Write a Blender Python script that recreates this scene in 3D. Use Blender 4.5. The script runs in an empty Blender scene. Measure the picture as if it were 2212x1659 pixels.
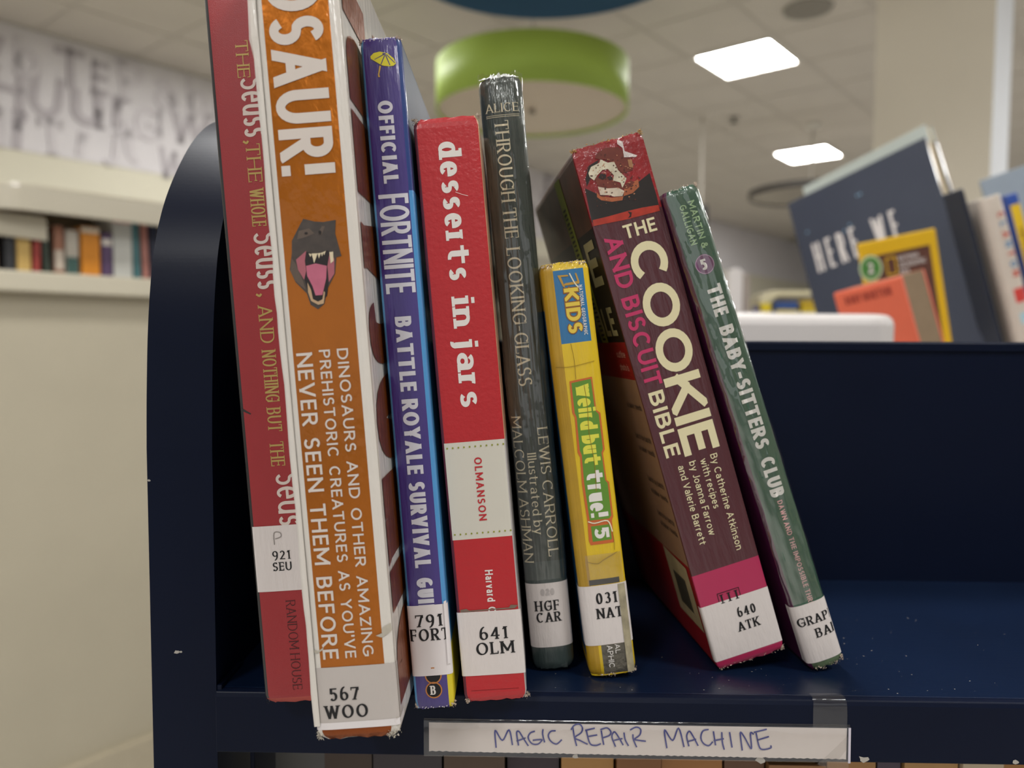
import bpy, math, random
from mathutils import Vector, Matrix
random.seed(7)
R = math.radians
SC = bpy.context.scene
COL = SC.collection
H = .145                      # eye height above the cart shelf
D = .31279                    # eye distance in front of the shelf edge
FPX = 1661.; CX = 1106.; CY = 829.5
PITCH = -math.atan((CY - 735) / FPX); YAW = R(-1.27); ROLL = R(.25)
_f = Vector((math.sin(YAW)*math.cos(PITCH), math.cos(YAW)*math.cos(PITCH), math.sin(PITCH)))
_r0 = Vector((math.cos(YAW), -math.sin(YAW), 0)); _u0 = _r0.cross(_f)
_r = _r0*math.cos(ROLL) + _u0*math.sin(ROLL); _u = -_r0*math.sin(ROLL) + _u0*math.cos(ROLL)
EYE = Vector((0, -D, H))
def at(px, py, dist):
    """world point seen at (px, py) in the photograph, dist metres ahead"""
    return EYE + (_f + _r*((px - CX)/FPX) - _u*((py - CY)/FPX)) * dist
def at_z(px, py, z):
    d = _f + _r*((px - CX)/FPX) - _u*((py - CY)/FPX)
    return EYE + d*((z - EYE.z)/d.z)
# ---------------------------------------------------------------- camera
cam = bpy.data.cameras.new('camera'); camo = bpy.data.objects.new('camera', cam); COL.objects.link(camo)
cam.sensor_width = 36; cam.lens = FPX/2212*36; cam.clip_start = .01; cam.clip_end = 100
M = Matrix((( _r.x, _u.x, -_f.x, EYE.x), (_r.y, _u.y, -_f.y, EYE.y), (_r.z, _u.z, -_f.z, EYE.z), (0, 0, 0, 1)))
camo.matrix_world = M
cam.dof.use_dof = True; cam.dof.focus_distance = .305; cam.dof.aperture_fstop = 7.5
SC.camera = camo
SC.view_settings.view_transform = 'Standard'; SC.view_settings.look = 'None'
SC.view_settings.gamma = 1; SC.view_settings.use_curve_mapping = False
SC.view_settings.exposure = -0.08
# ---------------------------------------------------------------- world: the rest of the bright room behind the viewer
w = bpy.data.worlds.new('room_light'); SC.world = w; w.use_nodes = True
w.node_tree.nodes['Background'].inputs[0].default_value = (1, .985, .97, 1)
w.node_tree.nodes['Background'].inputs[1].default_value = .62
# ---------------------------------------------------------------- helpers: materials
def lin(h):
    if isinstance(h, str):
        h = h.lstrip('#'); c = [int(h[i:i+2], 16)/255 for i in (0, 2, 4)]
    else: c = [v/255 for v in h]
    return tuple(((v+.055)/1.055)**2.4 if v > .04045 else v/12.92 for v in c) + (1,)
MATS = {}
def mat(name, col, rough=.5, metal=0, coat=0, coat_rough=.1, bump=0, bscale=(300, 300, 300), var=.06, vscale=40, emit=0, spec=.5, speck=0):
    if name in MATS: return MATS[name]
    m = bpy.data.materials.new(name); m.use_nodes = True; nt = m.node_tree; N = nt.nodes; L = nt.links
    b = N['Principled BSDF']; c = lin(col)
    b.inputs['Roughness'].default_value = rough; b.inputs['Metallic'].default_value = metal
    b.inputs['Coat Weight'].default_value = coat; b.inputs['Coat Roughness'].default_value = coat_rough
    b.inputs['Specular IOR Level'].default_value = spec
    tc = N.new('ShaderNodeTexCoord')
    nz = N.new('ShaderNodeTexNoise'); nz.inputs['Scale'].default_value = vscale; nz.inputs['Detail'].default_value = 5
    L.new(tc.outputs['Object'], nz.inputs['Vector'])
    mx = N.new('ShaderNodeMix'); mx.data_type = 'RGBA'
    mx.inputs[6].default_value = tuple(v*(1-var*1.6) for v in c[:3]) + (1,)
    mx.inputs[7].default_value = tuple(min(1, v*(1+var)) for v in c[:3]) + (1,)
    L.new(nz.outputs['Fac'], mx.inputs[0]); out = mx.outputs[2]
    if speck:
        vo = N.new('ShaderNodeTexNoise'); vo.inputs['Scale'].default_value = speck; vo.inputs['Detail'].default_value = 1
        L.new(tc.outputs['Object'], vo.inputs['Vector'])
        cr = N.new('ShaderNodeValToRGB'); cr.color_ramp.elements[0].position = .76; cr.color_ramp.elements[1].position = .80
        L.new(vo.outputs['Fac'], cr.inputs[0])
        m2 = N.new('ShaderNodeMix'); m2.data_type = 'RGBA'; m2.inputs[7].default_value = (.55, .53, .5, 1)
        L.new(cr.outputs[0], m2.inputs[0]); L.new(out, m2.inputs[6]); out = m2.outputs[2]
    L.new(out, b.inputs['Base Color'])
    if emit:
        b.inputs['Emission Color'].default_value = c; b.inputs['Emission Strength'].default_value = emit
    if bump:
        mp = N.new('ShaderNodeMapping'); mp.inputs['Scale'].default_value = bscale
        L.new(tc.outputs['Object'], mp.inputs[0])
        n2 = N.new('ShaderNodeTexNoise'); n2.inputs['Scale'].default_value = 1; n2.inputs['Detail'].default_value = 4
        L.new(mp.outputs[0], n2.inputs['Vector'])
        bp = N.new('ShaderNodeBump'); bp.inputs['Strength'].default_value = min(1, bump); bp.inputs['Distance'].default_value = .0006*max(1, bump)
        L.new(n2.outputs['Fac'], bp.inputs['Height'])
        L.new(bp.outputs[0], b.inputs['Coat Normal'])
        L.new(bp.outputs[0], b.inputs['Normal'])
    MATS[name] = m; return m
def film(name, rough=.08, fac=.12, tint=(.9, .9, .9, 1)):
    if name in MATS: return MATS[name]
    m = bpy.data.materials.new(name); m.use_nodes = True; nt = m.node_tree; N = nt.nodes; L = nt.links
    N.remove(N['Principled BSDF']); o = N['Material Output']
    t = N.new('ShaderNodeBsdfTransparent'); t.inputs[0].default_value = tint
    g = N.new('ShaderNodeBsdfGlossy'); g.inputs['Roughness'].default_value = rough
    d = N.new('ShaderNodeBsdfDiffuse'); d.inputs[0].default_value = (.75, .72, .68, 1)
    ms = N.new('ShaderNodeMixShader'); ms.inputs[0].default_value = fac
    m0 = N.new('ShaderNodeMixShader'); m0.inputs[0].default_value = .015
    tc = N.new('ShaderNodeTexCoord'); nz = N.new('ShaderNodeTexNoise'); nz.inputs['Scale'].default_value = 120
    bp = N.new('ShaderNodeBump'); bp.inputs['Strength'].default_value = .5; bp.inputs['Distance'].default_value = .0006
    L.new(tc.outputs['Object'], nz.inputs['Vector']); L.new(nz.outputs['Fac'], bp.inputs['Height']); L.new(bp.outputs[0], g.inputs['Normal'])
    L.new(t.outputs[0], m0.inputs[1]); L.new(d.outputs[0], m0.inputs[2])
    L.new(m0.outputs[0], ms.inputs[1]); L.new(g.outputs[0], ms.inputs[2]); L.new(ms.outputs[0], o.inputs[0])
    MATS[name] = m; return m
# ---------------------------------------------------------------- helpers: objects
def mesh_obj(name, verts, faces, mats, parent=None, midx=None, smooth=False, bevel=0, seg=2):
    me = bpy.data.meshes.new(name); me.from_pydata([tuple(v) for v in verts], [], [tuple(f) for f in faces])
    if not isinstance(mats, (list, tuple)): mats = [mats]
    for m in mats: me.materials.append(m)
    if midx: me.polygons.foreach_set('material_index', midx)
    if smooth: me.polygons.foreach_set('use_smooth', [True]*len(me.polygons))
    me.update()
    o = bpy.data.objects.new(name, me); COL.objects.link(o)
    if parent: o.parent = parent
    if bevel:
        b = o.modifiers.new('bevel', 'BEVEL'); b.width = bevel; b.segments = seg; b.limit_method = 'ANGLE'
        b.harden_normals = False
    return o
def tag(o, label=None, cat=None, group=None, kind=None):
    if label: o['label'] = label
    if cat: o['category'] = cat
    if group: o['group'] = group
    if kind: o['kind'] = kind
    return o
def thing(name, label, cat, loc=(0, 0, 0), rot=None, group=None):
    o = bpy.data.objects.new(name, None); o.empty_display_size = .01; COL.objects.link(o)
    o.location = loc
    if rot is not None: o.rotation_euler = rot.to_euler() if isinstance(rot, Matrix) else rot
    return tag(o, label, cat, group)
def box_vf(x0, x1, y0, y1, z0, z1):
    v = [(x, y, z) for z in (z0, z1) for y in (y0, y1) for x in (x0, x1)]
    return v, [(0, 2, 3, 1), (4, 5, 7, 6), (0, 1, 5, 4), (2, 6, 7, 3), (0, 4, 6, 2), (1, 3, 7, 5)]
def box(name, x0, x1, y0, y1, z0, z1, m, parent=None, bevel=0, seg=2):
    v, f = box_vf(x0, x1, y0, y1, z0, z1); return mesh_obj(name, v, f, m, parent, bevel=bevel, seg=seg)
class MB:
    def __init__(s): s.v = []; s.f = []; s.mi = []
    def add(s, v, f, mi=0):
        n = len(s.v); s.v += [tuple(a) for a in v]; s.f += [tuple(i+n for i in q) for q in f]; s.mi += [mi]*len(f)
    def box(s, *a, mi=0): v, f = box_vf(*a); s.add(v, f, mi)
    def build(s, name, mats, parent=None, **k): return mesh_obj(name, s.v, s.f, mats, parent, midx=s.mi, **k)
def prism(name, poly, axis, a0, a1, m, parent=None, bevel=0, seg=2):
    """extrude a 2-D outline along an axis; axis x: poly=(y,z); y: (x,z); z: (x,y)"""
    def P(p, a): return {'x': (a, p[0], p[1]), 'y': (p[0], a, p[1]), 'z': (p[0], p[1], a)}[axis]
    n = len(poly); v = [P(p, a0) for p in poly] + [P(p, a1) for p in poly]
    f = [tuple(range(n))[::-1], tuple(range(n, 2*n))] + [(i, (i+1) % n, n+(i+1) % n, n+i) for i in range(n)]
    return mesh_obj(name, v, f, m, parent, bevel=bevel, seg=seg)
def lathe(name, prof, m, parent=None, n=64, midx=None):
    v = []; f = []; mi = []
    for r, z in prof: v += [(r*math.cos(2*math.pi*i/n), r*math.sin(2*math.pi*i/n), z) for i in range(n)]
    for k in range(len(prof)-1):
        for i in range(n):
            j = (i+1) % n; f.append((k*n+i, k*n+j, (k+1)*n+j, (k+1)*n+i)); mi.append(midx[k] if midx else 0)
    return mesh_obj(name, v, f, m, parent, midx=mi, smooth=True)
# ---------------------------------------------------------------- helpers: a small stroke alphabet (drawn here, no font files)
def arc(cx, cy, rx, ry, a0, a1, n=None):
    n = n or max(4, int(abs(a1-a0)/14))
    return [(cx+rx*math.cos(R(a0+(a1-a0)*i/n)), cy+ry*math.sin(R(a0+(a1-a0)*i/n))) for i in range(n+1)]
q = .69
def _s(k=1.): return [(x, y*k) for x, y in arc(.5, .745, .46, .255, 28, 262)[:-1] + arc(.5, .25, .5, .25, 84, -152)]
G = {
 'A': (.74, [[(0, 0), (.5, 1), (1, 0)], [(.17, .3), (.83, .3)]]),
 'B': (.62, [[(0, 0), (0, 1)], [(0, 1), (.5, 1)]+arc(.5, .77, .4, .23, 84, -84)+[(.5, .53), (0, .53)], [(.5, .53)]+arc(.55, .265, .45, .265, 84, -84)+[(.5, 0), (0, 0)]]),
 'C': (.74, [arc(.53, .5, .53, .5, 45, 315)]),
 'D': (.74, [[(0, 0), (0, 1)], [(0, 1), (.4, 1)]+arc(.4, .5, .6, .5, 84, -84)+[(.4, 0), (0, 0)]]),
 'E': (.54, [[(0, 0), (0, 1)], [(0, 1), (1, 1)], [(0, .52), (.88, .52)], [(0, 0), (1, 0)]]),
 'F': (.52, [[(0, 0), (0, 1)], [(0, 1), (1, 1)], [(0, .5), (.88, .5)]]),
 'G': (.78, [arc(.53, .5, .53, .5, 48, 330)+[(1, .25)], [(1, .1), (1, .45)], [(1, .45), (.58, .45)]]),
 'H': (.72, [[(0, 0), (0, 1)], [(1, 0), (1, 1)], [(0, .52), (1, .52)]]),
 'I': (.0, [[(0, 0), (0, 1)]]),
 'J': (.42, [[(1, 1), (1, .3)]+arc(.45, .28, .55, .28, -10, -140)]),
 'K': (.7, [[(0, 0), (0, 1)], [(.98, 1), (0, .36)], [(.32, .58), (1, 0)]]),
 'L': (.52, [[(0, 0), (0, 1)], [(0, 0), (1, 0)]]),
 'M': (.9, [[(0, 0), (0, 1)], [(0, 1), (.5, .2)], [(.5, .2), (1, 1)], [(1, 1), (1, 0)]]),
 'N': (.74, [[(0, 0), (0, 1)], [(0, 1), (1, 0)], [(1, 0), (1, 1)]]),
 'O': (.82, [arc(.5, .5, .5, .5, 90, 450)]),
 'P': (.6, [[(0, 0), (0, 1)], [(0, 1), (.5, 1)]+arc(.5, .74, .5, .26, 84, -84)+[(.5, .48), (0, .48)]]),
 'R': (.66, [[(0, 0), (0, 1)], [(0, 1), (.5, 1)]+arc(.5, .75, .42, .25, 84, -84)+[(.5, .5), (0, .5)], [(.42, .5), (1, 0)]]),
 'S': (.58, [_s()]),
 'T': (.64, [[(.5, 0), (.5, 1)], [(.5, 1), (1, 1)], [(.5, 1), (0, 1)]]),
 'U': (.7, [[(0, 1), (0, .38)]+arc(.5, .38, .5, .38, 188, 352)+[(1, .38), (1, 1)]]),
 'V': (.72, [[(0, 1), (.5, 0), (1, 1)]]), 'W': (1.04, [[(0, 1), (.27, 0), (.5, .92), (.73, 0), (1, 1)]]),
 'X': (.68, [[(0, 0), (1, 1)], [(0, 1), (1, 0)]]), 'Y': (.68, [[(.5, 0), (.5, .45)], [(0, 1), (.5, .45), (1, 1)]]),
 'Z': (.6, [[(0, 1), (1, 1)], [(1, 1), (0, 0)], [(0, 0), (1, 0)]]),
 '0': (.58, [arc(.5, .5, .5, .5, 90, 450)]), '1': (.42, [[(.62, 0), (.62, 1)], [(.62, 1), (.1, .86)]]),
 '2': (.56, [arc(.5, .72, .46, .28, 160, -20)+[(.05, .0)], [(.0, .0), (1, .0)]]),
 '3': (.56, [arc(.48, .76, .42, .24, 150, -80)+[(.4, .53)], [(.4, .53)]+arc(.48, .27, .5, .27, 80, -150)]),
 '4': (.6, [[(.75, 0), (.75, 1)], [(.75, 1), (.0, .3)], [(.0, .28), (1, .28)]]),
 '5': (.56, [[(.92, 1), (.15, 1)], [(.15, 1), (.12, .55)], [(.12, .55)]+arc(.47, .32, .5, .32, 125, -145)]),
 '6': (.58, [arc(.7, .5, .68, .62, 78, 180)[1:]+arc(.5, .31, .5, .31, 180, 540)]),
 '7': (.56, [[(0, 1), (1, 1)], [(1, 1), (.35, 0)]]),
 '9': (.58, [arc(.3, .5, .68, .62, 258, 360)[1:]+arc(.5, .69, .5, .31, 0, 360)]),
 'a': (.52, [[(1, 0), (1, .45)]+arc(.5, .45, .5, q-.45, 10, 150), arc(.47, .2, .47, .2, 40, 400)]),
 'b': (.58, [[(0, 0), (0, 1)], arc(.5, q/2, .5, q/2, 180, 540)]), 'c': (.5, [arc(.52, q/2, .52, q/2, 45, 315)]),
 'd': (.58, [[(1, 0), (1, 1)], arc(.5, q/2, .5, q/2, 0, 360)]),
 'e': (.56, [[(0, q*.52), (1, q*.52)], arc(.5, q/2, .5, q/2, 2, 316)]),
 'h': (.56, [[(0, 0), (0, 1)], [(0, .36)]+arc(.5, q-.27, .5, .27, 165, 0)+[(1, 0)]]),
 'i': (.0, [[(0, 0), (0, q)], [(0, .92), (0, 1)]]), 'j': (.22, [[(1, q), (1, -.12)]+arc(.2, -.1, .8, .16, -15, -110), [(1, .92), (1, 1)]]),
 'k': (.54, [[(0, 0), (0, 1)], [(.95, q), (0, .22)], [(.3, .38), (1, 0)]]), 'l': (.0, [[(0, 0), (0, 1)]]),
 'n': (.56, [[(0, 0), (0, q)], [(0, .36)]+arc(.5, q-.27, .5, .27, 165, 0)+[(1, 0)]]),
 'o': (.58, [arc(.5, q/2, .5, q/2, 90, 450)]), 'p': (.58, [[(0, -.28), (0, q)], arc(.5, q/2, .5, q/2, 180, 540)]),
 'r': (.36, [[(0, 0), (0, q)], [(0, .34)]+arc(.75, q-.3, .75, .3, 170, 70)]), 's': (.46, [_s(q)]),
 't': (.44, [[(.4, .92), (.4, .18)]+arc(.8, .18, .4, .18, 190, 280), [(0, q), (1, q)]]),
 'u': (.56, [[(0, q), (0, .27)]+arc(.5, .27, .5, .27, 190, 350)+[(1, .3)], [(1, 0), (1, q)]]),
 'v': (.54, [[(0, q), (.5, 0), (1, q)]]), 'w': (.82, [[(0, q), (.27, 0), (.5, .62), (.73, 0), (1, q)]]),
 'y': (.54, [[(0, q), (.5, .0)], [(1, q), (.34, -.28)]]),
 '!': (.0, [[(0, .42), (0, 1)], [(0, 0), (0, .10)]]), '.': (.0, [[(0, 0), (0, .1)]]), "'": (.0, [[(0, .72), (0, 1)]]), ',': (.12, [[(.6, .16), (.2, -.12)]]),
 '-': (.34, [[(0, .42), (1, .42)]]), '&': (.7, [[(1, 0), (.2, .72)]+arc(.42, .82, .24, .18, 200, -30)+[(.5, .58)]+arc(.36, .27, .36, .27, 100, 330)+[(.98, .5)]]),
}
def clip(poly, a, v, s):
    out = []
    for i in range(len(poly)):
        p, r = poly[i], poly[(i+1) % len(poly)]
        dp = (p[a]-v)*s; dr = (r[a]-v)*s
        if dp >= 0: out.append(p)
        if (dp > 0 > dr) or (dp < 0 < dr):
            t = dp/(dp-dr); out.append((p[0]+(r[0]-p[0])*t, p[1]+(r[1]-p[1])*t))
    return out
def seg_poly(p, r, hp, hr): return [(p[0]+hp[0], p[1]+hp[1]), (r[0]+hr[0], r[1]+hr[1]), (r[0]-hr[0], r[1]-hr[1]), (p[0]-hp[0], p[1]-hp[1])]
def glyph(ch, h, wt, th, xs=1, serif=0, st=0, nib=0, grow=0):
    """polygons and advance of one letter of height h"""
    gw, strokes = G[ch]; W = wt + max(0, gw*h*xs - (wt*.0)); W = max(W*1., wt) if gw == 0 else max(gw*h*xs, wt*1.6)
    if ch in 'Tt': W = max(W, wt*(3.0 if serif else 2.7))
    if ch in 'MW' : W = max(W, wt*3.4)
    polys = []; cn, sn = math.cos(R(nib)), math.sin(R(nib))
    def half(nx, ny):
        a = nx*cn + ny*sn; b = -nx*sn + ny*cn
        return math.hypot(a*wt/2, b*th/2) + grow
    def mp(p): return (wt/2 + p[0]*(W-wt), th/2 + p[1]*(h-th))
    for s in strokes:
        P = [mp(p) for p in s]; n = len(P)
        if n < 2: continue
        ys = [p[1] for p in P]; xsx = [p[0] for p in P]
        y0, y1 = min(ys)-th/2-grow, max(ys)+th/2+grow
        closed = math.hypot(P[0][0]-P[-1][0], P[0][1]-P[-1][1]) < 1e-6
        dirs = []
        for i in range(n-1):
            dx, dy = P[i+1][0]-P[i][0], P[i+1][1]-P[i][1]; l = math.hypot(dx, dy) or 1e-9; dirs.append((dx/l, dy/l))
        for i in range(n-1):
            d = dirs[i]; ends = []
            for k, j in ((0, i-1), (1, i+1)):
                nb = dirs[j] if 0 <= j < n-1 else (dirs[j % (n-1)] if closed else None)
                straight = n == 2 or (n <= 5 and all(abs(a) < 2 for a in P[0]) and ch in 'AVWvwyY')
                if nb and d[0]*nb[0]+d[1]*nb[1] > .6:
                    m = (d[0]+nb[0], d[1]+nb[1]); l = math.hypot(*m); m = (m[0]/l, m[1]/l)
                    nn = (-m[1], m[0]); c = max(.5, abs(nn[0]*-d[1]+nn[1]*d[0])); hh = half(*nn)/c; ends.append(((nn[0]*hh, nn[1]*hh), 0))
                else:
                    nn = (-d[1], d[0]); hh = half(*nn)
                    diag = abs(d[0]) > .08 and abs(d[1]) > .08
                    ext = hh*1.2 if (diag and n <= 5) else (hh*.9 if nb else (0 if n > 5 or True else 0))
                    if n == 2 and not diag and abs(d[1]) > .9: ext = th/2 + grow if s[i if k == 0 else i+1][1] in (0, 1, q, -.28) else 0
                    if n == 2 and abs(d[0]) > .9 and ch not in 'A': ext = wt/2
                    if n > 2 and not nb and abs(d[1]) > .9 and ch in 'UJhnuatj': ext = th/2
                    ends.append(((nn[0]*hh, nn[1]*hh), ext))
            p = (P[i][0]-d[0]*ends[0][1], P[i][1]-d[1]*ends[0][1]); r = (P[i+1][0]+d[0]*ends[1][1], P[i+1][1]+d[1]*ends[1][1])
            pl = seg_poly(p, r, ends[0][0], ends[1][0])
            if n <= 5: pl = clip(clip(pl, 1, y0, 1), 1, y1, -1)
            if len(pl) > 2: polys.append(pl)
        if serif:
            for e, k in ((P[0], 0), (P[-1], n-2)):
                if closed: break
                d = dirs[k]; ny = (s[0] if k == 0 and e is P[0] else s[-1])[1]
                nx = (s[0] if e is P[0] else s[-1])[0]
                if abs(d[1]) > .55 and n <= 14 and ch not in "!.',&S35629s-CGce" and (ny in (0, 1, q, -.28)) and not (ch == 'G') and not (ch == 'N' and nx == 1 and ny == 0) and not (ch == 'M' and n == 2 and abs(nx-.5) < .01) and not (ch in 'ij' and ny == 1 and len(s) == 2) and not (ch in '47' and ny == 1) and not (ch == 'Z'):
                    if ch in 'd' and ny == 0 or ch == 'u' and ny == 0: x0, x1 = e[0]-wt/2, e[0]+wt/2+serif
                    elif ch in 'nhrmbdiklpju' and ny in (q, 1) : x0, x1 = e[0]-wt/2-serif, e[0]+wt*.3
                    elif ch == 'a': x0, x1 = e[0]-wt*.3, e[0]+wt/2+serif
                    elif ch == 'N' and ny == 1 and nx == 0: x0, x1 = e[0]-wt/2-serif, e[0]+wt*.3
                    else: x0, x1 = e[0]-wt/2-serif, e[0]+wt/2+serif
                    ye = e[1] + (th/2 if ny >= q else -th/2); ye2 = ye - st*(1 if ny >= q else -1)
                    polys.append([(x0, min(ye, ye2)), (x1, min(ye, ye2)), (x1, max(ye, ye2)), (x0, max(ye, ye2))])
                if abs(d[0]) > .9 and n == 2 and nx in (0, 1, .88) and ny in (0, 1, .52, .5) and ch in 'EFLTZ7' and not (nx == 0 and ch in 'EFL'):
                    t = st*1.1; up = (-1 if ny == 1 else 1); L = h*.2
                    if ny in (0, 1): a, b = e[1]-up*th/2, e[1]+up*L
                    else: a, b = e[1]-h*.11, e[1]+h*.11
                    x0 = e[0]-wt/2 if nx < .5 else e[0]+wt/2-t
                    polys.append([(x0, min(a, b)), (x0+t, min(a, b)), (x0+t, max(a, b)), (x0, max(a, b))])
            if ch in 'CGS' : 
                e = P[0]; polys.append([(e[0]-st*.3, e[1]-st*.3), (e[0]+st*.9, e[1]-st*.3), (e[0]+st*.9, h), (e[0], h)])
            if ch == 'S': e = P[-1]; polys.append([(e[0]-st*.9, 0), (e[0], 0), (e[0]+st*.4, e[1]+st*.4), (e[0]-st*.9, e[1]+st*.4)])
    return polys, W
def text(s, h, length=None, wt=.16, th=None, track=.12, serif=0, st=0, nib=0, space=.34, xs=1, grow=0):
    """all polygons of a line of lettering, baseline along +x; wt/th/serif/st relative to h"""
    th = wt if th is None else th
    def lay(xs):
        x = 0; out = []
        for c in s:
            if c == ' ': x += space*h*xs; continue
            pl, W = glyph(c, h, wt*h, th*h, xs, serif*h, st*h, nib, grow*h)
            out += [[(a+x, b) for a, b in p] for p in pl]; x += W + (track*h*xs if length else track*h)
        return out, x - track*h*(xs if length else 1)
    if length:
        lo, hi = .1, 6
        for _ in range(22):
            m = (lo+hi)/2
            if lay(m)[1] > length: hi = m
            else: lo = m
        xs = m
    return lay(xs)
BOLD = dict(wt=.2, th=.17, track=.1)
SERIFB = dict(wt=.2, th=.085, track=.17, serif=.075, st=.07, nib=12)
DIDOT = dict(wt=.14, th=.06, track=.14, serif=.06, st=.04, nib=8)
SLAB = dict(wt=.24, th=.15, track=.15, serif=.09, st=.13)
# lay a line of lettering in the plane: dir 'h' horizontal, 'down' reads downward with letter tops to +x, 'up' reads upward with tops to -x
def place(polys, x, z, d='h', rot=0):
    c, s = math.cos(R(rot)), math.sin(R(rot)); out = []
    for p in polys:
        p = [(a*c-b*s, a*s+b*c) for a, b in p]
        if d == 'h': out.append([(x+a, z+b) for a, b in p])
        elif d == 'down': out.append([(x+b, z-a) for a, b in p])
        else: out.append([(x-b, z+a) for a, b in p])
    return out
def split_x(p, xs):
    out = []; rest = p
    for v in xs:
        if len(rest) < 3: break
        a = clip(rest, 0, v, -1); rest = clip(rest, 0, v, 1)
        if len(a) > 2: out.append(a)
    if len(rest) > 2: out.append(rest)
    return out
def flat_mesh(name, polys, fn, m, parent, xs=(), label=None, flip=False):
    v = []; f = []
    for ip, p in enumerate(polys):
        up_ = (ip % 9)*3e-6                    # overlapping strokes never share a plane
        for sp in (split_x(p, xs) if xs else [p]):
            if len(sp) < 3: continue
            ar = sum(sp[i][0]*sp[(i+1) % len(sp)][1]-sp[(i+1) % len(sp)][0]*sp[i][1] for i in range(len(sp)))
            if abs(ar) < 1e-12: continue
            if ar < 0: sp = sp[::-1]
            if flip: sp = sp[::-1]
            n = len(v); v += [fn(a, b, up_) for a, b in sp]; f.append(tuple(range(n, n+len(sp))))
    o = mesh_obj(name, v, f, m, parent)
    if label: o['label'] = label
    return o
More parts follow.
